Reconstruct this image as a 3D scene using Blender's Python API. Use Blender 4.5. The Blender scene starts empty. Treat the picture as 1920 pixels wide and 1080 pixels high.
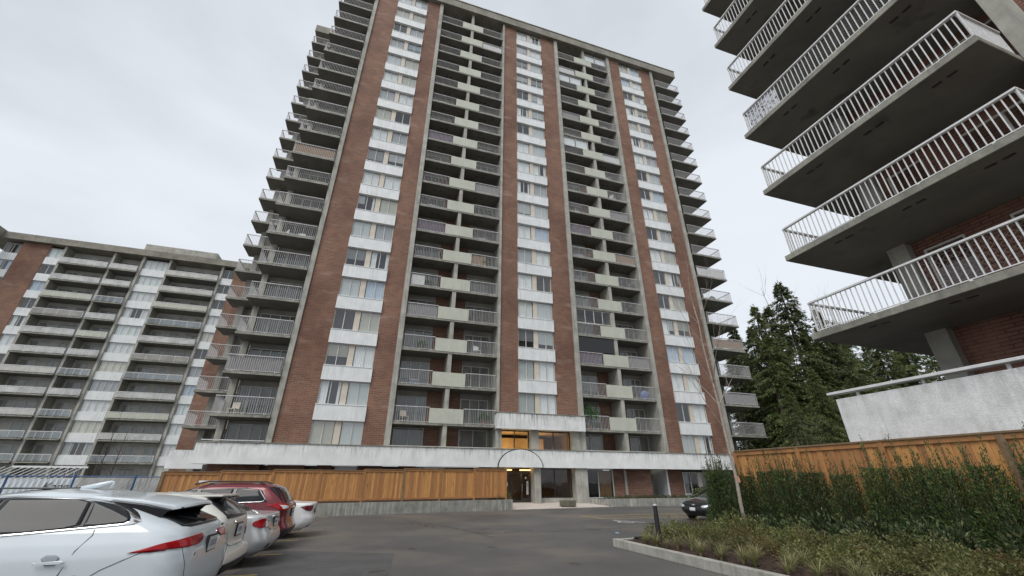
import bpy, bmesh, math, random
import numpy as np
from mathutils import Vector, Matrix
R = math.radians
rnd = random.Random(7)
S = bpy.context.scene
COL = S.collection

# ------------------------------------------------------------------ camera, sky, sun, exposure
cam_d = bpy.data.cameras.new('camera'); cam = bpy.data.objects.new('camera', cam_d); COL.objects.link(cam)
cam.location = (0, 0, 1.65)
cam.rotation_euler = (Matrix.Rotation(R(90 + 25.62), 4, 'X') @ Matrix.Rotation(R(0.09), 4, 'Z')).to_euler()
cam_d.sensor_width = 36; cam_d.lens = 758 / 1920 * 36
cam_d.clip_start = 0.05; cam_d.clip_end = 3000
S.camera = cam
S.view_settings.view_transform = 'Standard'; S.view_settings.look = 'None'
S.view_settings.gamma = 1; S.view_settings.use_curve_mapping = False
S.view_settings.exposure = 0.63
SUN_EL, SUN_AZ = 52, 205          # behind the camera, high; azimuth clockwise from +Y
w = bpy.data.worlds.new('World'); S.world = w; w.use_nodes = True
nt = w.node_tree; nt.nodes.clear()
def wn(t, **k):
    n = nt.nodes.new(t)
    for a, b in k.items(): setattr(n, a, b)
    return n
sky = wn('ShaderNodeTexSky', sky_type='NISHITA', sun_disc=False, sun_elevation=R(SUN_EL), sun_rotation=R(SUN_AZ))
bg1 = wn('ShaderNodeBackground'); bg1.inputs['Strength'].default_value = 0.12
nt.links.new(sky.outputs[0], bg1.inputs[0])
tc = wn('ShaderNodeTexCoord'); mp = wn('ShaderNodeMapping'); mp.inputs['Scale'].default_value = (1.0, 1.0, 2.2)
mp.inputs['Location'].default_value = (3.1, 1.7, 0.4)
nz = wn('ShaderNodeTexNoise'); nz.inputs['Scale'].default_value = 0.9; nz.inputs['Detail'].default_value = 6; nz.inputs['Roughness'].default_value = 0.52
nz.inputs['Distortion'].default_value = 0.2
cr = wn('ShaderNodeValToRGB'); cr.color_ramp.interpolation = 'EASE'
cr.color_ramp.elements[0].position = 0.34; cr.color_ramp.elements[0].color = (0.40, 0.43, 0.458, 1)
cr.color_ramp.elements[1].position = 0.66; cr.color_ramp.elements[1].color = (0.565, 0.592, 0.627, 1)
bg2 = wn('ShaderNodeBackground'); bg2.inputs['Strength'].default_value = 1.0
mx = wn('ShaderNodeMixShader'); mx.inputs[0].default_value = 0.93
wo = wn('ShaderNodeOutputWorld')
nt.links.new(tc.outputs['Generated'], mp.inputs[0]); nt.links.new(mp.outputs[0], nz.inputs[0]); nt.links.new(nz.outputs[0], cr.inputs[0])
nt.links.new(cr.outputs[0], bg2.inputs[0]); nt.links.new(bg1.outputs[0], mx.inputs[1]); nt.links.new(bg2.outputs[0], mx.inputs[2]); nt.links.new(mx.outputs[0], wo.inputs[0])
sd = bpy.data.lights.new('sun', 'SUN'); sun = bpy.data.objects.new('sun', sd); COL.objects.link(sun)
sd.energy = 1.5; sd.angle = R(35); sd.color = (1.0, 0.97, 0.93)
az, el = R(SUN_AZ), R(SUN_EL)
sun.rotation_euler = Vector((-math.sin(az) * math.cos(el), -math.cos(az) * math.cos(el), -math.sin(el))).to_track_quat('-Z', 'Y').to_euler()
S.cycles.max_bounces = 6; S.cycles.transparent_max_bounces = 12
S.cycles.use_denoising = True

# ------------------------------------------------------------------ frames
TH = R(17.7); OY = 33.1
ct, st_ = math.cos(TH), math.sin(TH)
def W(s, y, z=0.0): return Vector((s * ct - y * st_, OY + s * st_ + y * ct, z))      # tower frame -> world
C0 = Vector((9.2, 11.55, 0)); UU = Vector((st_, -ct, 0)); VV = Vector((ct, st_, 0))

# ------------------------------------------------------------------ materials
MATS = {}
def material(name, col, rough=0.75, var=0.25, vscale=3.0, fine=0.12, fscale=40, streak=0.0, streak_col=(0.03, 0.03, 0.028), streak_top=None, bump=0.0,
             bscale=60, metal=0.0, coat=0.0, spec=0.5, rand=0.0, rand_col=None, randoff=True, patch=None, stretch=(1, 1, 1)):
    if name in MATS: return MATS[name]
    m = bpy.data.materials.new(name); m.use_nodes = True; t = m.node_tree; N = t.nodes; L = t.links
    b = N['Principled BSDF']; b.inputs['Roughness'].default_value = rough; b.inputs['Metallic'].default_value = metal
    b.inputs['Specular IOR Level'].default_value = spec
    if coat: b.inputs['Coat Weight'].default_value = coat; b.inputs['Coat Roughness'].default_value = 0.03
    tx = N.new('ShaderNodeTexCoord'); vec = tx.outputs['Object']; oi = N.new('ShaderNodeObjectInfo')
    if randoff:
        mu = N.new('ShaderNodeMath'); mu.operation = 'MULTIPLY'; mu.inputs[1].default_value = 37.0; L.new(oi.outputs['Random'], mu.inputs[0])
        ad = N.new('ShaderNodeVectorMath'); ad.operation = 'ADD'; L.new(vec, ad.inputs[0]); L.new(mu.outputs[0], ad.inputs[1]); vec = ad.outputs[0]
    mpn = N.new('ShaderNodeMapping'); mpn.inputs['Scale'].default_value = stretch; L.new(vec, mpn.inputs[0]); svec = mpn.outputs[0]
    def noise(scale, detail, v):
        n = N.new('ShaderNodeTexNoise'); n.inputs['Scale'].default_value = scale; n.inputs['Detail'].default_value = detail; n.inputs['Roughness'].default_value = 0.6
        L.new(v, n.inputs['Vector']); return n.outputs[0]
    def mix(fac, a, c, blend='MIX'):
        n = N.new('ShaderNodeMix'); n.data_type = 'RGBA'; n.blend_type = blend
        for sock, val in ((n.inputs[0], fac), (n.inputs[6], a), (n.inputs[7], c)):
            if isinstance(val, (float, int)): sock.default_value = val
            elif isinstance(val, tuple): sock.default_value = (*val[:3], 1)
            else: L.new(val, sock)
        return n.outputs[2]
    def ramp(v, a, c):
        n = N.new('ShaderNodeMapRange'); n.inputs[1].default_value = a; n.inputs[2].default_value = c; L.new(v, n.inputs[0]); return n.outputs[0]
    def math_(op, a, c):
        n = N.new('ShaderNodeMath'); n.operation = op
        for i, v in enumerate((a, c)):
            if isinstance(v, (float, int)): n.inputs[i].default_value = v
            else: L.new(v, n.inputs[i])
        return n.outputs[0]
    base = (*col, 1)
    dark = tuple(c * (1 - var) for c in col); lite = tuple(min(1, c * (1 + var * 0.6)) for c in col)
    n1 = noise(vscale, 5, svec)
    out = mix(ramp(n1, 0.32, 0.68), dark, lite)
    if fine:
        n2 = noise(fscale, 2, svec); f2 = ramp(n2, 0.3, 0.7)
        out = mix(math_('MULTIPLY', f2, fine), out, tuple(c * 0.45 for c in col))
    if rand_col:
        out = mix(math_('MULTIPLY', oi.outputs['Random'], rand), out, rand_col)
    if patch:
        pc, ps, lo, hi = patch
        out = mix(ramp(noise(ps, 4, svec), lo, hi), out, pc)
    if streak:
        mp2 = N.new('ShaderNodeMapping'); mp2.inputs['Scale'].default_value = (4.5, 4.5, 0.35); L.new(vec, mp2.inputs[0])
        sv = ramp(noise(1.6, 6, mp2.outputs[0]), 0.47, 0.70)
        sv = math_('MULTIPLY', sv, ramp(noise(0.5, 3, vec), 0.35, 0.6))
        if streak_top:
            sx = N.new('ShaderNodeSeparateXYZ'); L.new(tx.outputs['Object'], sx.inputs[0])
            g = ramp(sx.outputs[2], streak_top[0], streak_top[1]); sv = math_('MULTIPLY', sv, g)
            mp3 = N.new('ShaderNodeMapping'); mp3.inputs['Scale'].default_value = (5, 5, 0.6); L.new(vec, mp3.inputs[0])
            edge = ramp(sx.outputs[2], streak_top[1] - (streak_top[1] - streak_top[0]) * 0.35, streak_top[1])
            sv = math_('MAXIMUM', sv, math_('MULTIPLY', math_('MULTIPLY', edge, ramp(noise(0.8, 3, vec), 0.36, 0.62)), ramp(noise(1.2, 6, mp3.outputs[0]), 0.38, 0.60)))
        out = mix(math_('MULTIPLY', sv, streak), out, streak_col)
    L.new(out, b.inputs['Base Color'])
    if bump:
        bn = N.new('ShaderNodeBump'); bn.inputs['Strength'].default_value = bump; bn.inputs['Distance'].default_value = 0.02
        L.new(noise(bscale, 3, svec), bn.inputs['Height']); L.new(bn.outputs[0], b.inputs['Normal'])
    MATS[name] = m; return m

def brick_mat(name, c1, c2, mortar, scale=1.0, bw=0.30, bh=0.085):
    m = bpy.data.materials.new(name); m.use_nodes = True; t = m.node_tree; N = t.nodes; L = t.links; b = N['Principled BSDF']
    b.inputs['Roughness'].default_value = 0.85
    tx = N.new('ShaderNodeTexCoord'); sx = N.new('ShaderNodeSeparateXYZ'); L.new(tx.outputs['Object'], sx.inputs[0])
    ad = N.new('ShaderNodeMath'); L.new(sx.outputs[0], ad.inputs[0]); L.new(sx.outputs[1], ad.inputs[1])
    cb = N.new('ShaderNodeCombineXYZ'); L.new(ad.outputs[0], cb.inputs[0]); L.new(sx.outputs[2], cb.inputs[1])
    br = N.new('ShaderNodeTexBrick'); L.new(cb.outputs[0], br.inputs['Vector'])
    br.inputs['Scale'].default_value = scale; br.inputs['Brick Width'].default_value = bw; br.inputs['Row Height'].default_value = bh
    br.inputs['Mortar Size'].default_value = 0.013; br.inputs['Mortar Smooth'].default_value = 0.3; br.inputs['Bias'].default_value = -0.1
    br.inputs['Color1'].default_value = (*c1, 1); br.inputs['Color2'].default_value = (*c2, 1); br.inputs['Mortar'].default_value = (*mortar, 1)
    def noise(s, d, v):
        n = N.new('ShaderNodeTexNoise'); n.inputs['Scale'].default_value = s; n.inputs['Detail'].default_value = d; L.new(v, n.inputs[0]); return n.outputs[0]
    def mrange(v, a, c, lo=0.0, hi=1.0):
        n = N.new('ShaderNodeMapRange'); n.inputs[1].default_value = a; n.inputs[2].default_value = c; n.inputs[3].default_value = lo; n.inputs[4].default_value = hi; L.new(v, n.inputs[0]); return n.outputs[0]
    def mix(f, a, c, bl='MIX'):
        n = N.new('ShaderNodeMix'); n.data_type = 'RGBA'; n.blend_type = bl
        for sk, v in ((n.inputs[0], f), (n.inputs[6], a), (n.inputs[7], c)):
            if isinstance(v, float): sk.default_value = v
            elif isinstance(v, tuple): sk.default_value = (*v, 1)
            else: L.new(v, sk)
        return n.outputs[2]
    obj = tx.outputs['Object']
    out = mix(mrange(noise(0.22, 4, obj), 0.42, 0.62, 0, 0.55), br.outputs[0], (c1[0] * 0.55, c1[1] * 0.5, c1[2] * 0.5))
    out = mix(mrange(noise(0.9, 5, obj), 0.52, 0.72, 0, 0.45), out, (c2[0] * 1.35, c2[1] * 1.45, c2[2] * 1.3))
    mp2 = N.new('ShaderNodeMapping'); mp2.inputs['Scale'].default_value = (1.5, 1.5, 14); L.new(obj, mp2.inputs[0])
    out = mix(mrange(noise(1.0, 4, mp2.outputs[0]), 0.5, 0.75, 0, 0.3), out, (c1[0] * 0.6, c1[1] * 0.55, c1[2] * 0.55))
    mp4 = N.new('ShaderNodeMapping'); mp4.inputs['Scale'].default_value = (0.4, 0.4, 1.3); L.new(obj, mp4.inputs[0])
    out = mix(mrange(noise(1.0, 3, mp4.outputs[0]), 0.58, 0.72, 0, 0.30), out, (0.45, 0.33, 0.27))
    L.new(out, b.inputs['Base Color'])
    bn = N.new('ShaderNodeBump'); bn.inputs['Strength'].default_value = 0.5; bn.inputs['Distance'].default_value = 0.01; bn.invert = True
    L.new(br.outputs['Fac'], bn.inputs['Height']); L.new(bn.outputs[0], b.inputs['Normal'])
    MATS[name] = m; return m

def glass_mat(name, tint=(0.75, 0.8, 0.8), gloss=1.0, rough=0.02, minrefl=0.06):
    m = bpy.data.materials.new(name); m.use_nodes = True; t = m.node_tree; N = t.nodes; L = t.links; N.clear()
    tr = N.new('ShaderNodeBsdfTransparent'); tr.inputs[0].default_value = (*tint, 1)
    gl = N.new('ShaderNodeBsdfGlossy'); gl.inputs['Roughness'].default_value = rough; gl.inputs[0].default_value = (0.95, 0.97, 1, 1)
    lw_ = N.new('ShaderNodeLayerWeight'); lw_.inputs[0].default_value = 0.5
    pw_ = N.new('ShaderNodeMath'); pw_.operation = 'POWER'; pw_.inputs[1].default_value = 4.0; L.new(lw_.outputs['Facing'], pw_.inputs[0])
    mr = N.new('ShaderNodeMapRange'); mr.inputs[3].default_value = minrefl; mr.inputs[4].default_value = gloss; L.new(pw_.outputs[0], mr.inputs[0])
    # slight waviness of the sheet
    tx = N.new('ShaderNodeTexCoord'); nn = N.new('ShaderNodeTexNoise'); nn.inputs['Scale'].default_value = 1.3; L.new(tx.outputs['Object'], nn.inputs[0])
    bp = N.new('ShaderNodeBump'); bp.inputs['Strength'].default_value = 0.06; bp.inputs['Distance'].default_value = 0.05; L.new(nn.outputs[0], bp.inputs['Height']); L.new(bp.outputs[0], gl.inputs['Normal'])
    mxs = N.new('ShaderNodeMixShader'); L.new(mr.outputs[0], mxs.inputs[0]); L.new(tr.outputs[0], mxs.inputs[1]); L.new(gl.outputs[0], mxs.inputs[2])
    o = N.new('ShaderNodeOutputMaterial'); L.new(mxs.outputs[0], o.inputs[0]); MATS[name] = m; return m

def emit_mat(name, col, strength):
    m = bpy.data.materials.new(name); m.use_nodes = True; b = m.node_tree.nodes['Principled BSDF']
    b.inputs['Base Color'].default_value = (*col, 1); b.inputs['Emission Color'].default_value = (*col, 1); b.inputs['Emission Strength'].default_value = strength
    MATS[name] = m; return m

def leaf_mat(name, c1, c2, c3, scale=1.5, rough=0.55, trans=0.25):
    m = bpy.data.materials.new(name); m.use_nodes = True; t = m.node_tree; N = t.nodes; L = t.links; b = N['Principled BSDF']
    b.inputs['Roughness'].default_value = rough; b.inputs['Specular IOR Level'].default_value = 0.35
    g = N.new('ShaderNodeNewGeometry'); oi = N.new('ShaderNodeObjectInfo')
    def mix(f, a, c):
        n = N.new('ShaderNodeMix'); n.data_type = 'RGBA'
        for sk, v in ((n.inputs[0], f), (n.inputs[6], a), (n.inputs[7], c)):
            if isinstance(v, tuple): sk.default_value = (*v, 1)
            else: L.new(v, sk)
        return n.outputs[2]
    tx = N.new('ShaderNodeTexCoord'); n1 = N.new('ShaderNodeTexNoise'); n1.inputs['Scale'].default_value = scale; n1.inputs['Detail'].default_value = 3; L.new(tx.outputs['Object'], n1.inputs[0])
    mr = N.new('ShaderNodeMapRange'); mr.inputs[1].default_value = 0.35; mr.inputs[2].default_value = 0.65; L.new(n1.outputs[0], mr.inputs[0])
    o = mix(mr.outputs[0], c1, c2)
    isl = N.new('ShaderNodeMath'); isl.operation = 'POWER'; isl.inputs[1].default_value = 2.5; L.new(g.outputs['Random Per Island'], isl.inputs[0])
    o = mix(isl.outputs[0], o, c3)
    hs = N.new('ShaderNodeHueSaturation'); L.new(o, hs.inputs['Color'])
    mv = N.new('ShaderNodeMapRange'); mv.inputs[3].default_value = 0.78; mv.inputs[4].default_value = 1.25; L.new(oi.outputs['Random'], mv.inputs[0]); L.new(mv.outputs[0], hs.inputs['Value'])
    L.new(hs.outputs[0], b.inputs['Base Color'])
    if trans:
        tl = N.new('ShaderNodeBsdfTranslucent'); L.new(hs.outputs[0], tl.inputs[0])
        ms = N.new('ShaderNodeMixShader'); ms.inputs[0].default_value = trans; L.new(b.outputs[0], ms.inputs[1]); L.new(tl.outputs[0], ms.inputs[2])
        L.new(ms.outputs[0], N['Material Output'].inputs[0])
    MATS[name] = m; return m

BRICK = brick_mat('brick', (0.168, 0.080, 0.052), (0.240, 0.120, 0.080), (0.29, 0.215, 0.165), bw=0.44, bh=0.125)
BRICKD = brick_mat('brick_near', (0.215, 0.105, 0.078), (0.275, 0.138, 0.102), (0.07, 0.04, 0.03), bw=0.42, bh=0.10)
CONC = material('concrete', (0.40, 0.39, 0.345), var=0.28, vscale=1.2, fine=0.2, fscale=25, streak=0.55, streak_col=(0.10, 0.10, 0.085), bump=0.1)
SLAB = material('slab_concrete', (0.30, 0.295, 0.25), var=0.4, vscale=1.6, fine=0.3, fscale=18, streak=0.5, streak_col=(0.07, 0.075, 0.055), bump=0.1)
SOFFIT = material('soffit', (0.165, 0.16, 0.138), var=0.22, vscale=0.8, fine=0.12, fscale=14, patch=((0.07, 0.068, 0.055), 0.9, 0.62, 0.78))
FASCIA = material('roof_fascia', (0.27, 0.255, 0.21), var=0.35, vscale=0.7, fine=0.3, fscale=12, streak=0.7, streak_col=(0.09, 0.085, 0.065))
PANEL = material('spandrel_paint', (0.74, 0.76, 0.76), rough=0.6, var=0.09, vscale=1.5, fine=0.08, fscale=20, streak=0.35, streak_col=(0.28, 0.29, 0.28))
BAND = material('stucco_band', (0.80, 0.81, 0.80), rough=0.85, var=0.12, vscale=1.2, fine=0.16, fscale=30, streak=0.75, streak_col=(0.06, 0.062, 0.058), streak_top=(2.9, 3.9), bump=0.3, bscale=40)
CANOPY = material('canopy_stucco', (0.78, 0.79, 0.78), rough=0.85, var=0.12, vscale=1.2, fine=0.16, fscale=30, streak=1.0, streak_col=(0.05, 0.052, 0.048), streak_top=(4.9, 6.6), bump=0.3, bscale=40)
STUCCO = material('near_stucco', (0.84, 0.85, 0.85), rough=0.9, var=0.16, vscale=2.2, fine=0.35, fscale=34, streak=0.6, streak_col=(0.25, 0.26, 0.23), streak_top=(0.5, 4.0), bump=0.55, bscale=48)
GUARD = material('guard_paint', (0.50, 0.51, 0.43), rough=0.7, var=0.1, vscale=1.0, fine=0.08, fscale=20, streak=0.25, streak_col=(0.2, 0.2, 0.16))
RAIL = material('rail_paint', (0.72, 0.72, 0.72), rough=0.45, var=0.12, vscale=5, fine=0.1, metal=0.0)
RAILB = material('rail_paint_tower', (0.56, 0.55, 0.555), rough=0.5, var=0.15, vscale=5, fine=0.1)
RAILG = material('rail_glass_panel', (0.54, 0.54, 0.52), rough=0.35, var=0.3, vscale=0.9, fine=0.25, fscale=9)
FRAME = material('window_frame', (0.62, 0.61, 0.57), rough=0.5, var=0.1)
MULL = material('mullion_panel', (0.60, 0.54, 0.46), rough=0.7, var=0.1)
DARKF = material('dark_frame', (0.035, 0.032, 0.03), rough=0.4, var=0.2)
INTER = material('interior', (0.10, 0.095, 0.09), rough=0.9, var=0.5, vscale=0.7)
BACKW = material('balcony_wall', (0.33, 0.32, 0.29), var=0.25, vscale=1.0, fine=0.2)
GLASS = glass_mat('window_glass', tint=(0.93, 0.95, 0.95), minrefl=0.10)
GLASSD = glass_mat('balcony_glass', tint=(0.75, 0.77, 0.77), minrefl=0.06)
LGLASS = glass_mat('lobby_glass', tint=(0.62, 0.62, 0.62), minrefl=0.05)
CURT = [material('curtain_white', (0.78, 0.79, 0.78), var=0.06, rough=0.9), material('curtain_cream', (0.68, 0.66, 0.56), var=0.06, rough=0.9),
        material('curtain_blue', (0.52, 0.60, 0.70), var=0.10, rough=0.9), material('curtain_grey', (0.42, 0.43, 0.44), var=0.1, rough=0.9),
        material('blind_white', (0.76, 0.80, 0.79), var=0.05, rough=0.7, stretch=(0.2, 0.2, 14))]
ASPH = material('asphalt', (0.112, 0.110, 0.107), rough=0.5, var=0.24, vscale=0.35, fine=0.55, fscale=38, bump=0.6, bscale=70, randoff=False,
                patch=((0.165, 0.142, 0.118), 0.23, 0.47, 0.68), spec=0.5)
YEL = material('yellow_paint', (0.60, 0.42, 0.13), rough=0.7, var=0.25, vscale=3, fine=0.3, fscale=25, patch=((0.14, 0.12, 0.09), 5, 0.58, 0.74))
WHT = material('white_paint', (0.66, 0.66, 0.65), rough=0.7, var=0.2, vscale=3, fine=0.4, fscale=25, patch=((0.2, 0.2, 0.2), 5, 0.55, 0.75))
PAVE = material('entrance_paving', (0.55, 0.49, 0.44), var=0.15, vscale=3, fine=0.2)
WALLC = material('retaining_concrete', (0.27, 0.265, 0.235), var=0.35, vscale=2.5, fine=0.3, streak=0.7, streak_col=(0.55, 0.55, 0.5), bump=0.4)
KERBC = material('kerb_concrete', (0.42, 0.41, 0.365), var=0.28, vscale=2.6, fine=0.4, fscale=45, streak=0.6, streak_col=(0.13, 0.125, 0.10), bump=0.5, bscale=70)
SOIL = material('bark_mulch', (0.055, 0.030, 0.020), rough=0.95, var=0.6, vscale=9, fine=0.5, fscale=60, bump=1.0, bscale=35)
CEDAR = material('cedar_board', (0.60, 0.295, 0.095), rough=0.65, var=0.25, vscale=2.2, fine=0.28, fscale=14, stretch=(5, 5, 0.8), rand=0.72, rand_col=(0.25, 0.105, 0.045),
                 patch=((0.15, 0.06, 0.028), 1.6, 0.66, 0.73))
CEDARD = material('cedar_trim', (0.44, 0.205, 0.072), rough=0.7, var=0.3, vscale=2, fine=0.3, fscale=20, stretch=(2, 2, 2), rand=0.4, rand_col=(0.2, 0.10, 0.05))
POSTW = material('weathered_post', (0.23, 0.15, 0.085), rough=0.8, var=0.3, vscale=3, fine=0.3)
BLUE = material('blue_metal', (0.035, 0.10, 0.24), rough=0.5, var=0.2)
BARKG = material('grey_bark', (0.19, 0.165, 0.135), rough=0.9, var=0.35, vscale=9, fine=0.3, stretch=(1, 1, 1))
BARKB = material('young_bark', (0.36, 0.31, 0.255), rough=0.85, var=0.3, vscale=12, fine=0.3)
TRUNK = material('dark_bark', (0.07, 0.055, 0.042), rough=0.95, var=0.4, vscale=4, fine=0.3)
RUBBER = material('black_rubber', (0.02, 0.02, 0.021), rough=0.75, var=0.2)
PLAST = material('black_plastic', (0.018, 0.018, 0.019), rough=0.45, var=0.2)
BLACKG = material('gloss_black', (0.008, 0.008, 0.009), rough=0.12, var=0.0, fine=0)
CHROME = material('chrome_trim', (0.85, 0.85, 0.85), rough=0.22, metal=1.0, var=0.05, fine=0)
RIM = material('alloy_rim', (0.55, 0.55, 0.56), rough=0.3, metal=0.9, var=0.1)
REDL = material('tail_lamp_red', (0.34, 0.004, 0.008), rough=0.15, coat=0.15, var=0.4, vscale=7, fine=0.15, spec=0.3)
CLEARL = material('clear_lamp', (0.70, 0.66, 0.66), rough=0.12, coat=0.7, var=0.3, vscale=22, fine=0)
HEADL = material('head_lamp', (0.55, 0.58, 0.62), rough=0.1, coat=0.8, var=0.5, vscale=14, fine=0)
PLATE = material('licence_plate', (0.66, 0.67, 0.68), rough=0.5, var=0.08)
INK = material('plate_ink', (0.05, 0.07, 0.22), rough=0.6, var=0.1)
PAPER = material('paper_notice', (0.75, 0.75, 0.74), rough=0.8, var=0.05)
CARGLASS = material('tinted_car_glass', (0.022, 0.024, 0.026), rough=0.06, var=0.2, vscale=3, fine=0, coat=0.0, spec=0.22)
CARGLASSL = material('pale_car_glass', (0.045, 0.06, 0.058), rough=0.06, var=0.2, vscale=3, fine=0, spec=0.45)
GAP = material('panel_gap', (0.015, 0.015, 0.015), rough=0.8, var=0, fine=0)
def paint(name, col, rough=0.28, metal=0.0): return material(name, col, rough=rough, metal=metal, coat=0.6, var=0.03, vscale=1.5, fine=0)

# ------------------------------------------------------------------ mesh helpers
class MB:
    def __init__(s): s.v = []; s.f = []
    def box(s, x0, x1, y0, y1, z0, z1):
        n = len(s.v); s.v += [(x0, y0, z0), (x1, y0, z0), (x1, y1, z0), (x0, y1, z0), (x0, y0, z1), (x1, y0, z1), (x1, y1, z1), (x0, y1, z1)]
        s.f += [(n, n + 3, n + 2, n + 1), (n + 4, n + 5, n + 6, n + 7), (n, n + 1, n + 5, n + 4), (n + 1, n + 2, n + 6, n + 5), (n + 2, n + 3, n + 7, n + 6), (n + 3, n, n + 4, n + 7)]
        return s
    def quad(s, *p): n = len(s.v); s.v += [tuple(q) for q in p]; s.f.append(tuple(range(n, n + len(p)))); return s
    def prism(s, poly, z0, z1):
        n = len(s.v); k = len(poly)
        s.v += [(x, y, z0) for x, y in poly] + [(x, y, z1) for x, y in poly]
        s.f += [tuple(range(n + k - 1, n - 1, -1)), tuple(range(n + k, n + 2 * k))]
        for i in range(k): j = (i + 1) % k; s.f.append((n + i, n + j, n + k + j, n + k + i))
        return s
    def bar(s, a, b, w, h=None):
        h = h or w; a = Vector(a); b = Vector(b); d = (b - a); L = d.length; d.normalize()
        up = Vector((0, 0, 1)) if abs(d.z) < 0.95 else Vector((1, 0, 0))
        sx = d.cross(up).normalized() * (w / 2); sy = sx.cross(d).normalized() * (h / 2)
        n = len(s.v)
        for p in (a, b): s.v += [tuple(p - sx - sy), tuple(p + sx - sy), tuple(p + sx + sy), tuple(p - sx + sy)]
        s.f += [(n, n + 1, n + 2, n + 3), (n + 7, n + 6, n + 5, n + 4)] + [(n + i, n + 4 + i, n + 4 + (i + 1) % 4, n + (i + 1) % 4) for i in range(4)]
        return s
    def tube(s, pts, rad, seg=8, cap=True):
        pts = [Vector(p) for p in pts]; n0 = len(s.v); prev = None
        for i, p in enumerate(pts):
            d = (pts[min(i + 1, len(pts) - 1)] - pts[max(i - 1, 0)]).normalized()
            a = d.cross(Vector((0.31, 0.17, 0.93))) if prev is None else prev - d * prev.dot(d)
            a.normalize(); prev = a; b = d.cross(a); r = rad[i] if isinstance(rad, (list, tuple)) else rad
            for k in range(seg):
                t = 2 * math.pi * k / seg; s.v.append(tuple(p + (a * math.cos(t) + b * math.sin(t)) * r))
        for i in range(len(pts) - 1):
            for k in range(seg):
                a0 = n0 + i * seg + k; a1 = n0 + i * seg + (k + 1) % seg; s.f.append((a0, a1, a1 + seg, a0 + seg))
        if cap: s.f.append(tuple(range(n0 + seg - 1, n0 - 1, -1))); e = n0 + (len(pts) - 1) * seg; s.f.append(tuple(range(e, e + seg)))
        return s
    def mesh(s, name='mesh', smooth=False):
        me = bpy.data.meshes.new(name); me.from_pydata(s.v, [], s.f); me.update()
        if smooth: me.shade_smooth()
        return me
def obj(name, me, mat, parent=None, loc=(0, 0, 0), rotz=0.0, smooth=False, bevel=0.0):
    if isinstance(me, MB): me = me.mesh(name, smooth)
    if mat is not None and not me.materials: me.materials.append(mat)
    o = bpy.data.objects.new(name, me); COL.objects.link(o)
    if mat is not None and me.materials[0] != mat: o.material_slots[0].link = 'OBJECT'; o.material_slots[0].material = mat
    o.location = loc; o.rotation_euler = (0, 0, rotz); o.parent = parent
    if bevel: md = o.modifiers.new('bevel', 'BEVEL'); md.width = bevel; md.segments = 2; md.limit_method = 'ANGLE'
    return o
def tag(o, label, cat, group=None):
    o['label'] = label; o['category'] = cat
    if group: o['group'] = group
    return o
def thing(name, label, cat, loc=(0, 0, 0), rotz=0.0, group=None):
    o = bpy.data.objects.new(name, None); COL.objects.link(o); o.location = loc; o.rotation_euler = (0, 0, rotz); o.empty_display_size = 0.2
    return tag(o, label, cat, group)
def struct(o): o['kind'] = 'structure'; return o
def quads_mesh(name, P, smooth=False, k=4):
    """P: (n,k,3) array -> mesh of n separate k-gons"""
    P = np.asarray(P, dtype=np.float32); n = P.shape[0]
    me = bpy.data.meshes.new(name); me.vertices.add(n * k); me.vertices.foreach_set('co', P.reshape(-1)); me.loops.add(n * k)
    me.loops.foreach_set('vertex_index', np.arange(n * k, dtype=np.int32)); me.polygons.add(n)
    me.polygons.foreach_set('loop_start', np.arange(0, n * k, k, dtype=np.int32)); me.polygons.foreach_set('loop_total', np.full(n, k, dtype=np.int32))
    me.update(); me.validate(); return me

# ------------------------------------------------------------------ ground and markings
g = MB(); G0 = 400
g.quad((-G0, -G0, 0), (G0, -G0, 0), (G0, G0, 0), (-G0, G0, 0))
struct(obj('ground', g, ASPH))
def strip(name, pts, zz, mat):
    m = MB(); m.quad(*[tuple(W(a, b, zz)) for a, b in pts]); return struct(obj(name, m, mat))
for y in (-26.2, -23.55, -20.9, -18.25, -15.55, -12.9):
    strip('parking_line', [(-17, y - 0.05), (-11.9, y - 0.05), (-11.9, y + 0.05), (-17, y + 0.05)], 0.004, YEL)
# hatched no-parking zone by the entrance, long axis along the tower front
def wl(p): q = Vector(p) - Vector((0, OY, 0)); return (q.x * ct + q.y * st_, -q.x * st_ + q.y * ct)
hx0, hx1, hy0, hy1 = 1.1, 12.2, -11.05, -8.75
def line(a, b, wd, mat, name, zz=0.004):
    a = Vector((*a, 0)); b = Vector((*b, 0)); d = (b - a).normalized(); n = Vector((-d.y, d.x, 0)) * wd / 2
    strip(name, [tuple((a - n).xy), tuple((b - n).xy), tuple((b + n).xy), tuple((a + n).xy)], zz, mat)
line((hx0 + 0.25, hy0), (hx1, hy0), 0.1, YEL, 'hatch_line'); line((hx0, hy1), (hx1, hy1), 0.1, YEL, 'hatch_line')
line((hx0 + 0.25, hy0), (hx0, hy1), 0.1, YEL, 'hatch_line')
for i in range(6):
    x = hx0 + 1.2 + i * 1.75
    line((x, hy1), (min(x + 1.9, hx1), hy0), 0.1, YEL, 'hatch_line', 0.008)
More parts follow.
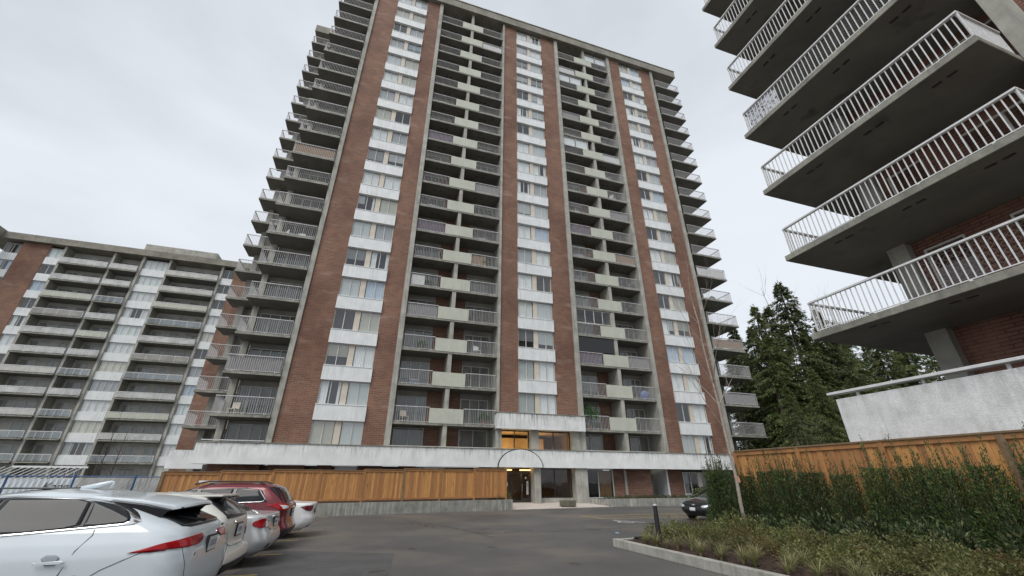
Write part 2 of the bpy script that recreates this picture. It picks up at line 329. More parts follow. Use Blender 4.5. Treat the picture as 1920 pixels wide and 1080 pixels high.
# wheelchair symbol painted in the stall
sx0, sy0 = 1.35, -12.9
m = MB()
def sym(pts, wd):
    for a, b in zip(pts[:-1], pts[1:]):
        A = W(sx0 + a[0], sy0 + a[1], 0.005); B = W(sx0 + b[0], sy0 + b[1], 0.005); m.bar(A, B, wd, 0.002)
sym([(0.35 * math.cos(t), 0.35 * math.sin(t)) for t in np.linspace(1.2, 5.6, 14)], 0.09)
sym([(0.05, 0.75), (0.1, 0.15), (0.5, 0.1), (0.62, -0.35), (0.8, -0.3)], 0.11); sym([(0.08, 0.48), (0.45, 0.45)], 0.09)
m.prism([tuple((W(sx0 + 0.05 + 0.12 * math.cos(t), sy0 + 0.95 + 0.12 * math.sin(t))).xy) for t in np.linspace(0, 6.28, 12)[:-1]], 0.004, 0.0065)
struct(obj('wheelchair_symbol', m, WHT))
line((1.2, -15.6), (1.7, -15.55), 0.1, WHT, 'stall_dash'); line((11.7, -1.9), (13.2, -1.9), 0.1, WHT, 'stall_dash')
# asphalt repair patches
PATCH = material('asphalt_patch', (0.092, 0.091, 0.090), rough=0.6, var=0.25, vscale=1.5, fine=0.4, fscale=90, bump=0.4, bscale=140, randoff=False)
CRACK = material('asphalt_crack', (0.03, 0.03, 0.03), rough=0.9, var=0.3)
strip('asphalt_patch', [(-12.5, -22.5), (-9.6, -23.5), (-9.2, -19.0), (-12.2, -17.5)], 0.003, PATCH)
for pts in ([(-6.5, -14.2), (-5.2, -13.9), (-3.9, -14.9), (-5.2, -15.3)], [(-6.2, -15.3), (-3.5, -15.6), (0, -15.0), (4, -14.9)], [(-5.9, -16.6), (-6.6, -13.2), (-7.6, -10.5), (-8.2, -9)]):
    for a, b in zip(pts[:-1], pts[1:]):
        prev = a
        for i in range(1, 9):
            q = (a[0] + (b[0] - a[0]) * i / 8 + rnd.uniform(-.05, .05), a[1] + (b[1] - a[1]) * i / 8 + rnd.uniform(-.05, .05))
            line(prev, q, rnd.uniform(0.02, 0.045), CRACK, 'crack_line', 0.0045); prev = q
OIL = material('oil_stain', (0.045, 0.045, 0.046), rough=.35, var=.3, vscale=5)
for i in range(16):
    a, b, r = rnd.uniform(-11.5, 3), rnd.uniform(-24, -6), rnd.uniform(.05, .22); m = MB(); m.quad(*[tuple(W(a + r * rnd.uniform(.5, 1) * math.cos(t), b + r * rnd.uniform(.5, 1) * math.sin(t), 0.0038)) for t in np.linspace(0, 6.28, 12)[:-1]]); struct(obj('oil_stain', m, OIL))
RUST = material('rust_stain', (0.16, 0.062, 0.03), rough=0.8, var=0.4, vscale=6)
for (a, b, r) in ((-8.0, -10.6, .14), (-7.75, -11.3, .1), (-7.55, -12.0, .22), (-7.3, -12.4, .12)):
    m = MB(); m.quad(*[tuple(W(a + r * rnd.uniform(.4, 1) * math.cos(t), b + 1.8 * r * rnd.uniform(.4, 1) * math.sin(t), 0.0042)) for t in np.linspace(0, 6.28, 10)[:-1]])
    struct(obj('rust_stain', m, RUST))

# ------------------------------------------------------------------ apartment tower
FH = 2.75
tower = thing('apartment_tower', 'twenty storey apartment tower with brick piers, white spandrels and recessed balconies', 'apartment tower', (0, OY, 0), TH)
def part(name, m, mat, loc=(0, 0, 0), parent=None, **k): return obj(name, m, mat, parent or tower, loc, **k)
def ZH(j): return 5.45 + FH * (j - 2)
WINDOW_BAYS = [(-14.25, -10.92), (0.57, 3.88), (15.72, 19.0)]
PIERS = [(-16.42, -14.25), (-10.92, -9.42), (-1.08, 0.57), (3.88, 5.80), (14.07, 15.72), (19.0, 20.75)]
FINS = [(-16.78, -16.42), (-9.42, -9.02), (-1.3, -1.08), (5.80, 6.25), (13.68, 14.07), (20.75, 21.15)]
BAYS = [(-9.02, -1.3, -5.37, -5.05), (6.25, 13.68, 10.0, 10.33)]
ZB, ZT = 3.85, 55.3
for i, (a, b) in enumerate(PIERS):
    z0 = ZB if i not in (2, 3) else 6.4
    part('brick_pier', MB().box(a, b, 0.0, 1.2, z0, ZT), BRICK)
    part('brick_pier', MB().box(a, b, 0.5, 1.2, 0.0, 2.62), BRICK) if i in (0, 1) else None
for i, (a, b) in enumerate(FINS):
    z0 = ZB if i not in (2, 3) else 3.85
    part('concrete_fin', MB().box(a, b, -0.16, 2.1, z0, ZT), CONC)
# core of the tower behind bays and windows
part('core_wall', MB().box(-19.7, 21.1, 1.75, 16, 5.5, 55.25), BACKW)
part('core_wall', MB().box(-19.7, -1.32, 1.75, 16, 3.7, 5.5), BACKW); part('core_wall', MB().box(6.27, 21.1, 1.75, 16, 3.7, 5.5), BACKW)
part('wing_wall', MB().box(-23.7, -19.75, 9.9, 15.9, 0, 55.25), BACKW)
part('wing_wall', MB().box(21.2, 24.2, 3.2, 15.8, 0, 55.25), BACKW)
# roof slab: deep fascia that overhangs
rf = MB(); rf.box(-20.7, 25.0, -0.45, 16.4, 55.32, 56.55); rf.box(-24.7, -20.702, 8.2, 16.38, 55.33, 56.53)
roof = part('roof', rf, FASCIA)
part('roof_cap', MB().box(-20.75, 25.06, -0.52, 16.45, 56.552, 56.68), SLAB, parent=roof)
part('penthouse', MB().box(-6, 8, 5, 13, 56.7, 60), CONC, parent=roof)
# spandrels and windows: mesh shared by all storeys
pane_w = {}
def window_meshes(wd):
    fw, h = 0.05, 1.67
    fr = MB(); fr.box(0, wd, 0.06, 0.13, 0, fw); fr.box(0, wd, 0.06, 0.13, h - fw, h)
    fr.box(0, fw, 0.06, 0.13, fw, h - fw); fr.box(wd - fw, wd, 0.06, 0.13, fw, h - fw)
    lw = (wd - 0.42) / 2
    for x in (lw / 2, lw + 0.42 + lw / 2): fr.box(x - 0.025, x + 0.025, 0.055, 0.12, fw, h - fw)
    mu = MB(); mu.box(lw, lw + 0.42, 0.05, 0.2, 0.003, h - 0.003)
    pn = MB(); pn.quad((0, 0, 0), (lw / 2 - 0.06, 0, 0), (lw / 2 - 0.06, 0, h - 0.1), (0, 0, h - 0.1))
    return fr.mesh('window'), mu.mesh('mullion'), pn.mesh('pane'), lw
def wavy(wd, h, folds, amp):
    m = MB(); n = folds * 4
    for i in range(n + 1):
        x = wd * i / n; y = amp * math.sin(i * math.pi / 2 + 0.4 * math.sin(i)); m.v += [(x, y, 0), (x, y, h)]
    for i in range(n): m.f.append((2 * i, 2 * i + 2, 2 * i + 3, 2 * i + 1))
    return m.mesh('curtain', True)
CW = {}
def curtain_mesh(wd, h, flat):
    key = (round(wd, 2), round(h, 2), flat)
    if key not in CW:
        if flat:
            m = MB(); n = 22
            for i in range(n):
                z = h * i / n; m.quad((0, 0.015, z), (wd, 0.015, z), (wd, -0.01, z + h / n), (0, -0.01, z + h / n))
            CW[key] = m.mesh('blind')
        else: CW[key] = wavy(wd, h, max(2, int(wd / 0.13)), 0.03)
    return CW[key]
for bi, (a, b) in enumerate(WINDOW_BAYS):
    wd = b - a; fr, mu, pn, lw = window_meshes(wd)
    sp = MB().box(-0.03, wd + 0.03, -0.14, 0.35, 0.0, 1.08).mesh('spandrel_panel')
    lip = MB().box(-0.04, wd + 0.04, -0.17, 0.3, 0, 0.052).mesh('sill')
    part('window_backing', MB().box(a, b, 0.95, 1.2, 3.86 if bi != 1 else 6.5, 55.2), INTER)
    for j in range(2, 21):
        if bi == 1 and j == 2: continue
        z = ZH(j) - 1.67
        wnd = part('window', fr, FRAME, (a, 0, z)); part('mullion', mu, MULL, parent=wnd)
        for side, x0 in ((0, 0.0), (1, lw + 0.42)):
            mode = rnd.choice(['wave', 'wave', 'wave', 'half', 'blind', 'dark', 'cream', 'grey', 'sheer'])
            for q in (0, 1): part('pane', pn, GLASS, (x0 + 0.045 + q * (lw / 2 - 0.008), 0.085, 0.05), parent=wnd)
            cm = CURT[0]
            if mode == 'cream': cm = CURT[1]
            elif mode == 'sheer': cm = CURT[2]
            elif mode == 'grey': cm = CURT[3]
            elif mode == 'blind': cm = CURT[4]
            if mode != 'dark':
                full = lw - 0.1
                if mode == 'half': wds = [(x0 + 0.05, full * rnd.uniform(.25, .5)), (x0 + 0.05 + full * 0.85, full * 0.14)]
                elif mode == 'wave' and rnd.random() < .4: wds = [(x0 + 0.05, full * 0.48), (x0 + 0.05 + full * 0.52, full * 0.47)]
                else: wds = [(x0 + 0.05, full)]
                for xx, ww in wds:
                    hh = 1.56 if rnd.random() < .85 else rnd.uniform(.8, 1.2)
                    part('curtain', curtain_mesh(ww, 1.56, mode in ('blind', 'cream')), cm, (xx, 0.17, 0.05), parent=wnd) if hh > 1.5 else \
                        obj('curtain', curtain_mesh(ww, 1.56, True), cm, wnd, (xx, 0.17, 1.61 - hh)).__setattr__('scale', (1, 1, hh / 1.56))
        if j < 20 and not (bi == 1 and j == 2):
            o = part('spandrel_panel', sp, PANEL, (a, 0, ZH(j))); part('sill', lip, PANEL, (0, 0, 1.03), parent=o)
    if bi == 1: o = part('spandrel_panel', sp, PANEL, (a, 0, ZH(2)))
# recessed balconies
def railing_mesh(wd, h=1.08, step=0.13, t=0.015):
    m = MB(); m.box(0, wd, -0.03, 0.04, h - 0.05, h); m.box(0, wd, -0.012, 0.022, 0.0, 0.03)
    n = max(2, int(wd / step))
    for i in range(n + 1):
        x = (wd - t) * i / n; m.box(x, x + t, -0.006, 0.016, 0.03, h - 0.05)
    for x in (wd * 0.12, wd * 0.5, wd * 0.88): m.box(x, x + 0.05, -0.02, 0.03, -0.08, 0.0)
    return m.mesh('railing')
def door_mesh(wd, h, n):
    m = MB(); f = 0.05
    m.box(0, wd, -0.05, 0.02, 0, f); m.box(0, wd, -0.05, 0.02, h - f, h)
    for i in range(n + 1): x = (wd - f) * i / n; m.box(x, x + f, -0.052, 0.018, f, h - f)
    return m.mesh('sliding_door')
def glazing(parent, x0, wd, y, z0, h, n, curtain=0.5, gm=None, mats=None):
    key = ('door', round(wd, 2), round(h, 2), n)
    if key not in CW:
        CW[key] = door_mesh(wd, h, n); p = MB(); pw = wd / n - 0.05; p.quad((0, 0, 0), (pw, 0, 0), (pw, 0, h - 0.1), (0, 0, h - 0.1)); CW[key + ('p',)] = p.mesh('pane')
        bk = MB().quad((0, 0, 0), (wd, 0, 0), (wd, 0, h), (0, 0, h)); CW[key + ('b',)] = bk.mesh('dark_room')
    obj('sliding_door', CW[key], FRAME, parent, (x0, y, z0))
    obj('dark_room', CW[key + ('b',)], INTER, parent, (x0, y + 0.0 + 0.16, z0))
    for i in range(n):
        obj('pane', CW[key + ('p',)], gm or GLASSD, parent, (x0 + 0.05 + i * (wd - 0.05) / n, y - 0.01, z0 + 0.05))
        if rnd.random() < curtain:
            obj('curtain', curtain_mesh(wd / n - 0.06, h - 0.12, rnd.random() < .2), rnd.choice(mats or [CURT[0], CURT[1], CURT[3], CURT[0], CURT[2]]), parent, (x0 + 0.05 + i * (wd - 0.05) / n, y + 0.09, z0 + 0.06))
def slab_parts(parent_loc, poly, th=0.17, mat=SLAB):
    b = MB().prism(poly, 0, th); return part('balcony', b.mesh('balcony'), mat, parent_loc)
for bi, (a, b, d0, d1) in enumerate(BAYS):
    wd = b - a
    part('bay_wall', MB().box(d0 - 1.15, d1 + 1.15, 1.66, 1.8, 3.86, 55.2), BRICK)
    part('divider_wall', MB().box(d0, d1, -0.02, 1.7, 3.85, 55.3), CONC)
    r1 = (-8.97 + 9.02, -6.45 + 9.02) if bi == 0 else (0.03, 8.68 - 6.25)
    r2 = (-3.87 + 9.02, wd - 0.02) if bi == 0 else (11.25 - 6.25, wd - 0.02)
    rm1 = railing_mesh(r1[1] - r1[0]); rm2 = railing_mesh(r2[1] - r2[0])
    gp = MB().box(r1[1] + 0.01, r2[0] - 0.01, -0.085, 0.01, 0.05, 1.12).mesh('guard_panel')
    slab = MB().box(0.0, wd, -0.06, 1.72, 0, 0.16).mesh('balcony')
    sof = MB().quad((0.02, 0.02, -0.003), (wd - 0.02, 0.02, -0.003), (wd - 0.02, 1.66, -0.003), (0.02, 1.66, -0.003)).mesh('soffit')
    vent = MB().box(0, 0.3, 0, 0.12, -0.012, -0.004).mesh('vent')
    for j in range(3, 22):
        z = 5.40 + FH * (j - 3)
        if j == 21:
            continue
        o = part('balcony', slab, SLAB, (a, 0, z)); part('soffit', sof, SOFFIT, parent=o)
        part('railing', rm1, RAILB, (r1[0], 0.0, 0.22), parent=o); part('railing', rm2, RAILB, (r2[0], 0.0, 0.22), parent=o)
        part('guard_panel', gp, GUARD, (0, 0, 0.1), parent=o)
        for vx in (1.2, 1.7, wd - 2.4, wd - 1.9): part('vent', vent, DARKF, (vx, 0.75, 0), parent=o)
        for x0, x1 in ((0.2, d0 - a - 1.2), (d1 - a + 1.2, wd - 0.25)):
            glazing(o, x0, x1 - x0, 1.68, 0.2, 2.1, 3, 0.5)
    # second storey: glazing straight above the stucco band
    o = part('balcony', MB().box(0, wd, 0.35, 1.72, 0, 0.16).mesh('balcony'), SLAB, (a, 0, 2.7))
    for x0, x1 in ((0.2, d0 - a - 1.2), (d1 - a + 1.2, wd - 0.25)): glazing(o, x0, x1 - x0, 1.68, 0.9, 1.75, 2, 0.25)
    part('sill_rail', MB().box(a, b, -0.2, 0.3, 3.86, 3.95), FRAME)
# enclosed balconies: glazed in, and one with a dark screen
eb = part('balcony_enclosure', MB().box(0, 3.7, 0.05, 0.09, 0.0, 0.05).box(0, 3.7, 0.05, 0.09, 1.3, 1.36).box(0, .05, .05, .09, .05, 1.3).box(.92, .97, .05, .09, .05, 1.3).box(1.84, 1.9, .05, .09, .05, 1.3).box(2.76, 2.81, .05, .09, .05, 1.3).box(3.65, 3.7, .05, .09, .05, 1.3), FRAME, (6.27, 0, 5.40 + FH * 4 - 1.39 + 0.0))
for i in range(4): part('pane', MB().quad((0, 0, 0), (.86, 0, 0), (.86, 0, 1.25), (0, 0, 1.25)), GLASSD, (0.05 + i * .92, 0.07, .05), parent=eb)
part('dark_screen', MB().box(6.3, 9.95, 0.06, 0.08, 5.40 + FH * 3 - 1.38, 5.40 + FH * 3 - .01), BLACKG)
for (bx, jj) in ((6.27, 18), (10.36, 20), (6.27, 14)):
    e2 = part('balcony_enclosure', MB().box(0, 3.2, 0.05, 0.09, 0.0, 0.05).box(0, 3.2, 0.05, 0.09, 1.28, 1.34).box(1.6, 1.65, .05, .09, .05, 1.28).box(3.15, 3.2, .05, .09, .05, 1.28), FRAME, (bx, 0, 5.40 + FH * (jj - 2) - 1.39))
    for i in range(2): part('pane', MB().quad((0, 0, 0), (1.55, 0, 0), (1.55, 0, 1.22), (0, 0, 1.22)), GLASS, (0.03 + i * 1.6, 0.07, .05), parent=e2); part('curtain', curtain_mesh(1.5, 1.2, False), CURT[0], (0.03 + i * 1.6, 0.16, .05), parent=e2)
# corner balconies: left front stack, left rear stack, right stack
def corner_stack(poly_slab, rails, columns, glaz, back=None):
    """poly_slab: list (x,y); rails: list of ((x,y),(x,y)); shared meshes for all storeys"""
    sl = MB().prism(poly_slab, 0, 0.17).mesh('balcony')
    n = len(poly_slab); cx = sum(p[0] for p in poly_slab) / n; cy = sum(p[1] for p in poly_slab) / n
    so = MB().quad(*[(cx + (x - cx) * .985, cy + (y - cy) * .985, -0.003) for x, y in poly_slab]).mesh('soffit')
    rms = []
    for (p, q) in rails:
        L = math.dist(p, q); rms.append((railing_mesh(L), p, math.atan2(q[1] - p[1], q[0] - p[0])))
    for (c0, c1, c2, c3) in columns: part('corner_column', MB().box(c0, c1, c2, c3, 0.2, 55.3), CONC)
    out = []
    for j in range(3, 21):
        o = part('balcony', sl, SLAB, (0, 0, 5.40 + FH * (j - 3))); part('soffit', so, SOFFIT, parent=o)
        for me, p, ang in rms: obj('railing', me, RAILB, o, (p[0], p[1], 0.24), ang)
        for (x0, wd, y, nn, cu) in glaz: glazing(o, x0, wd, y, 0.2, 2.15, nn, cu)
        out.append(o)
    for (x0, wd, y, nn, cu) in glaz: glazing(tower, x0, wd, y, 3.0, 2.2, nn, 0.1)
    return out
corner_stack([(-20.25, -0.42), (-16.8, -0.42), (-16.8, 1.7), (-20.25, 1.7)], [((-20.2, -0.36), (-16.82, -0.36)), ((-20.2, 1.6), (-20.2, -0.33))], [(-20.15, -19.75, 1.3, 1.74)], [(-19.6, 2.75, 1.68, 4, .75)])
corner_stack([(-24.45, 7.6), (-20.2, 7.6), (-20.2, 9.85), (-24.45, 9.85)], [((-24.4, 7.66), (-20.25, 7.66)), ((-24.4, 9.8), (-24.4, 7.69))], [(-23.8, -23.35, 9.3, 9.88)], [(-22.9, 1.8, 9.84, 2, .6)])
corner_stack([(21.16, -0.42), (25.1, -0.42), (25.1, 3.15), (21.16, 3.15)], [((21.2, -0.36), (25.05, -0.36)), ((25.05, -0.33), (25.05, 3.1))], [(24.0, 24.35, 2.6, 3.18)], [(21.4, 2.4, 3.14, 3, .5)])
# stucco band over the ground floor with its end returns
bd = MB(); bd.box(-20.45, 22.0, -0.42, 0.3, 2.62, 3.85); band = part('stucco_band', bd, BAND)
part('band_cap', MB().box(-20.5, 22.05, -0.47, 0.32, 3.852, 3.90), SLAB, parent=band)
part('stucco_band', MB().box(-24.6, -20.5, 7.4, 7.9, 2.5, 3.8), BAND)
part('terrace_rail', MB().box(-20.3, -16.8, -0.3, -0.25, 3.97, 4.03), RAILB)
# ground storey
gy = 0.55
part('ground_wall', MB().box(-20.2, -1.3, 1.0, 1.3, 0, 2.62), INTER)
for a, b, mt in ((-19.8, -16.9, BRICK), (-13.5, -12.6, BRICK), (-10.9, -9.3, BRICK), (-8.2, -7.0, BRICK), (8.85, 9.85, BRICK), (10.05, 12.45, BRICK), (14.1, 15.6, BRICK)):
    part('ground_brick', MB().box(a, b, gy, 1.1, 0.0, 2.625), mt)
part('wall_strip', MB().box(9.85, 10.05, 0.45, 1.1, 0, 2.63), CONC)
part('recess_wall', MB().box(12.45, 14.1, 2.2, 2.4, 0, 2.62), CONC); part('recess_wall', MB().box(13.95, 14.1, 0.5, 2.2, 0, 2.62), PANEL)
part('ground_wall', MB().box(19.2, 22.0, gy, 1.1, 0, 2.62), BRICK)
gw = part('ground_window', window_meshes(3.4)[0], FRAME, (15.65, 0.5, 0.75)); part('ground_wall', MB().box(15.6, 19.2, gy, 0.9, 0, 0.74), PANEL)
part('mullion', window_meshes(3.4)[1], MULL, parent=gw)
for x in (0.05, .8, 1.97, 2.7): part('pane', MB().quad((0, 0, 0), (.68, 0, 0), (.68, 0, 1.57), (0, 0, 1.57)), GLASSD, (x, .09, .05), parent=gw)
part('ground_wall', MB().box(15.6, 19.2, 1.4, 1.5, 0.74, 2.62), INTER)
for x in (0.1, 2.0): part('curtain', curtain_mesh(0.7, 1.56, False), CURT[3], (x, 0.4, .05), parent=gw)
# small windows peeking above the cedar fence
for x in (-16.0, -12.4, -6.4):
    part('ground_window', MB().box(x, x + 1.5, 0.9, 0.98, 1.4, 2.6), FRAME); 
    o = part('pane', MB().quad((x + .1, .89, 1.45), (x + 1.4, .89, 1.45), (x + 1.4, .89, 2.55), (x + .1, .89, 2.55)), GLASSD)
# canopy over the two storey lobby
cn = MB().box(-1.35, 6.1, -0.55, 0.35, 5.32, 6.48); can = part('entrance_canopy', cn, CANOPY)
part('canopy_cap', MB().box(-1.39, 6.14, -0.59, 0.36, 6.482, 6.54), SLAB, parent=can)
# lobby interior room with warm light
lob = MB(); lob.quad((-1.1, 6.0, 0.2), (6.0, 6.0, 0.2), (6.0, 6.0, 5.3), (-1.1, 6.0, 5.3))
LOBW = material('lobby_wall', (0.50, 0.36, 0.20), rough=0.8, var=0.25, vscale=1.2)
lob.quad((-1.09, 0.7, 0.2), (-1.09, 6.0, 0.2), (-1.09, 6.0, 5.3), (-1.09, 0.7, 5.3)); lob.quad((5.99, 0.7, 0.2), (5.99, 6, 0.2), (5.99, 6, 5.3), (5.99, .7, 5.3))
lob.quad((-1.1, 0.7, 5.29), (6, .7, 5.29), (6, 6, 5.29), (-1.1, 6, 5.29)); lob.quad((-1.1, .6, 0.25), (6, .6, 0.25), (6, 6, 0.25), (-1.1, 6, 0.25))
part('lobby_room', lob, LOBW)
part('lobby_bulkhead', MB().box(-1.05, 3.9, 3.2, 3.4, 2.96, 5.0), LOBW)
part('lobby_floor', MB().box(-1.05, 5.95, 0.9, 5.9, 2.6, 2.95), INTER)
for a, b in ((-1.05, -0.85), (1.55, 2.2), (5.1, 6.12)): part('lobby_column', MB().box(a, b, -0.1, 0.75, 3.86, 5.318), CONC)
for a, b in ((1.72, 2.22), (5.12, 6.14)): part('lobby_column', MB().box(a, b, -0.25, 0.85, 0.18, 2.618), CONC)
for a, b, n in ((-0.85, 1.55, 2), (2.2, 5.1, 2)):
    f = MB(); f.box(a, b, .42, .5, 3.86, 3.93); f.box(a, b, .42, .5, 5.24, 5.315)
    for i in range(n + 1): x = a + (b - a - .06) * i / n; f.box(x, x + .06, .415, .495, 3.93, 5.24)
    o = part('lobby_window', f, DARKF)
    for i in range(n): x = a + (b - a) * i / n; part('pane', MB().quad((x + .05, .46, 3.93), (x + (b - a) / n - .03, .46, 3.93), (x + (b - a) / n - .03, .46, 5.24), (x + .05, .46, 5.24)), LGLASS, parent=o)
f = MB(); f.box(2.22, 5.12, .5, .58, .55, .62); f.box(2.22, 5.12, .5, .58, 2.54, 2.615)
for x in (2.22, 3.62, 5.06): f.box(x, x + .06, .495, .575, .62, 2.54)
o = part('lobby_window', f, DARKF)
for x in (2.28, 3.68): part('pane', MB().quad((x, .54, .62), (x + 1.34, .54, .62), (x + 1.34, .54, 2.54), (x, .54, 2.54)), LGLASS, parent=o)
part('lobby_plinth', MB().box(2.22, 5.12, 0.35, .7, .2, .548), CONC)
f = MB(); f.box(6.15, 8.84, .55, .63, .5, .57); f.box(6.15, 8.84, .55, .63, 2.54, 2.615)
for x in (6.15, 7.45, 8.78): f.box(x, x + .06, .545, .625, .57, 2.54)
o = part('lobby_window', f, FRAME)
for x in (6.21, 7.51): part('pane', MB().quad((x, .59, .57), (x + 1.26, .59, .57), (x + 1.26, .59, 2.54), (x, .59, 2.54)), LGLASS, parent=o)
part('curtain', curtain_mesh(1.2, 1.9, False), material('gold_curtain', (0.42, 0.25, 0.09), var=0.15), (7.5, .75, .6), parent=o)
part('dark_room', MB().quad((6.15, 2.2, .2), (8.85, 2.2, .2), (8.85, 2.2, 2.62), (6.15, 2.2, 2.62)), INTER)
# entrance door: dark frame, two leaves, notices
f = MB(); f.box(-.62, 1.7, .6, .7, 2.2, 2.3); f.box(-.62, -.54, .6, .7, .27, 2.2); f.box(1.62, 1.7, .6, .7, .27, 2.2); f.box(.12, .24, .6, .7, .27, 2.2); f.box(.95, 1.05, .595, .69, .27, 2.2)
f.box(-.54, .12, .6, .69, .27, .5); f.box(.24, .95, .6, .69, .27, .42); f.box(1.05, 1.62, .6, .69, .27, .55)
door = part('entrance_door', f, DARKF)
for a, b in ((-.54, .12), (.24, .95), (1.05, 1.62)): part('pane', MB().quad((a, .65, .4), (b, .65, .4), (b, .65, 2.2), (a, .65, 2.2)), LGLASS, parent=door)
part('door_handle', MB().box(.98, 1.02, .54, .58, 1.0, 1.5), CHROME, parent=door)
part('paper_notice', MB().box(-.4, -.12, .635, .642, 1.35, 1.62), PAPER, parent=door)
vs = part('vertical_sign', MB().box(1.36, 1.5, .57, .58, .8, 1.7), PAPER, parent=door)
mk = MB()
for i in range(7): mk.box(1.4, 1.46, .566, .5695, .88 + i * .11, .88 + i * .11 + rnd.uniform(.03, .06))
part('sign_print', mk, INK, parent=door)
part('card_reader', MB().box(1.24, 1.34, .57, .6, 1.85, 2.0), PAPER, parent=door)
wl_m = emit_mat('warm_ceiling_lamp', (1.0, 0.62, 0.28), 1.6)
for a, b in ((-.55, .1), (.8, 1.6)): part('entrance_lamp', MB().box(a, b, .3, .55, 2.42, 2.5), wl_m)
# barrel awning over the door
aw = MB(); N = 24; rim = MB()
for i in range(N):
    t0, t1 = math.pi * i / N, math.pi * (i + 1) / N
    p0 = (0.55 - 1.72 * math.cos(t0), 2.63 + 1.22 * math.sin(t0)); p1 = (0.55 - 1.72 * math.cos(t1), 2.63 + 1.22 * math.sin(t1))
    aw.quad((p0[0], -.55, p0[1]), (p1[0], -.55, p1[1]), (p1[0], -.40, p1[1]), (p0[0], -.40, p0[1])); aw.quad((.55, -.55, 2.63), (p1[0], -.55, p1[1]), (p0[0], -.55, p0[1]))
    q0 = (0.55 - 1.78 * math.cos(t0), 2.63 + 1.27 * math.sin(t0)); q1 = (0.55 - 1.78 * math.cos(t1), 2.63 + 1.27 * math.sin(t1))
    rim.quad((p0[0], -.552, p0[1]), (q0[0], -.552, q0[1]), (q1[0], -.552, q1[1]), (p1[0], -.552, p1[1])); rim.quad((q0[0], -.552, q0[1]), (q0[0], -.41, q0[1]), (q1[0], -.41, q1[1]), (q1[0], -.552, q1[1]))
awn = part('arched_awning', aw, BAND); part('awning_trim', rim, PLAST, parent=awn)
# interior light of the lobby (the photograph shows it lit)
for (lx, ly, lz, e) in ((0.3, 2.0, 4.0, 65), (3.0, 2.0, 4.0, 50), (0.6, 2.5, 2.2, 12)):
    ld = bpy.data.lights.new('lobby_light', 'POINT'); ld.energy = e; ld.shadow_soft_size = 0.15; ld.color = (1, .68, .32)
    lo = bpy.data.objects.new('lobby_light', ld); COL.objects.link(lo); lo.location = W(lx, ly, lz)

# ------------------------------------------------------------------ entrance surroundings
pv = MB(); P = [(-0.85, -3.0, .03), (7.1, -1.6, .03), (6.4, 0.6, .27), (-.85, 0.62, .27)]
pv.quad(*[tuple(W(*p)) for p in P]); pv.quad(tuple(W(-.85, -3.0, 0)), tuple(W(7.1, -1.6, 0)), tuple(W(7.1, -1.6, .03)), tuple(W(-.85, -3.0, .03)))
struct(obj('entrance_path', pv, PAVE))
def wall_path(m, pts, wd, z0, z1):
    for (a, b) in zip(pts[:-1], pts[1:]):
        A = Vector((*a, 0)); B = Vector((*b, 0)); d = (B - A).normalized(); n = Vector((-d.y, d.x, 0)) * wd
        q = [A, B, B + n, A + n]; m.prism([tuple(W(p.x, p.y).xy) for p in q], z0, z1)
def fy(s): return -2.65 + 0.2 * (s + 0.9)
m = MB(); wall_path(m, [(-26, fy(-26) - .4), (-0.9, fy(-.9) - .4)], 0.22, 0, 0.60); wall_path(m, [(-0.9, fy(-.9) - .4), (-0.9, 0.3)], 0.22, 0, 0.597)
tag(obj('retaining_wall', m, WALLC), 'long low concrete retaining wall with white drips below the cedar fence', 'retaining wall')
m = MB(); m.prism([tuple(W(a, b).xy) for a, b in ((-26, fy(-26) - .15), (-1.15, fy(-1.15) - .15), (-1.15, 0.4), (-26, 0.4))], 0.05, 0.52)
struct(obj('planting_soil', m, SOIL))
m = MB(); wall_path(m, [(7.1, -1.45), (19.5, -1.45)], 0.2, 0, 0.52); wall_path(m, [(5.75, 0.2), (7.1, -1.45)], 0.2, 0, 0.518)
tag(obj('planter_wall', m, WALLC), 'stained concrete planter wall right of the lobby entrance', 'planter wall')
m = MB(); m.prism([tuple(W(a, b).xy) for a, b in ((6.2, 0.3), (7.25, -1.3), (19.4, -1.3), (19.4, .5), (6.2, .5))], 0.02, 0.44)
struct(obj('planter_soil', m, SOIL))
m = MB(); 
for (x0, x1, y0, y1, z0, z1) in ((0, 1.1, 0, .45, .12, .48), (.06, 1.04, .05, .4, .05, .12)):
    m.prism([tuple(W(3.05 + a, -2.05 + b).xy) for a, b in ((x0, y0), (x1, y0), (x1, y1), (x0, y1))], z0, z1)
tag(obj('stone_trough', m, material('mossy_stone', (0.15, 0.14, 0.10), var=0.35, vscale=4, bump=0.5), bevel=0.02), 'mossy brown stone trough on the paving before the lobby window', 'planter')

# ------------------------------------------------------------------ left apartment block
BACKL = material('block_wall', (0.54, 0.53, 0.50), var=0.2, vscale=1.0, fine=0.15)
LB = thing('apartment_block', 'twelve storey grey apartment block with long balconies behind the tower', 'apartment block', tuple(W(0, 40.5)), TH)
def lp(name, m, mat, loc=(0, 0, 0), parent=None): return obj(name, m, mat, parent or LB, loc)
lz = lambda j: 3.55 + FH * (j - 1)            # window head of storey j (1..12)
lp('core_wall', MB().box(-66.2, -33, 1.6, 14, 0, 34.2), BACKL)
r = lp('roof', MB().box(-66.6, -32.6, -.7, 14.4, 34.25, 35.3), FASCIA); lp('penthouse', MB().box(-52.0, -41.3, 4, 11, 35.4, 38.6), CONC, parent=r)
lp('penthouse_vent', MB().box(-43.8, -42.4, 3.9, 4.1, 36.2, 37.4), DARKF, parent=r); lp('penthouse_vent', MB().box(-50.9, -48.9, 3.6, 4.1, 35.9, 36.9), CONC, parent=r)
lp('roof_cap', MB().box(-49, -47, 5, 6, 38.62, 38.9), SLAB, parent=r)
lp('roof_return', MB().box(-69.5, -66.62, -6.0, 14.3, 34.28, 35.5), FASCIA, parent=r)
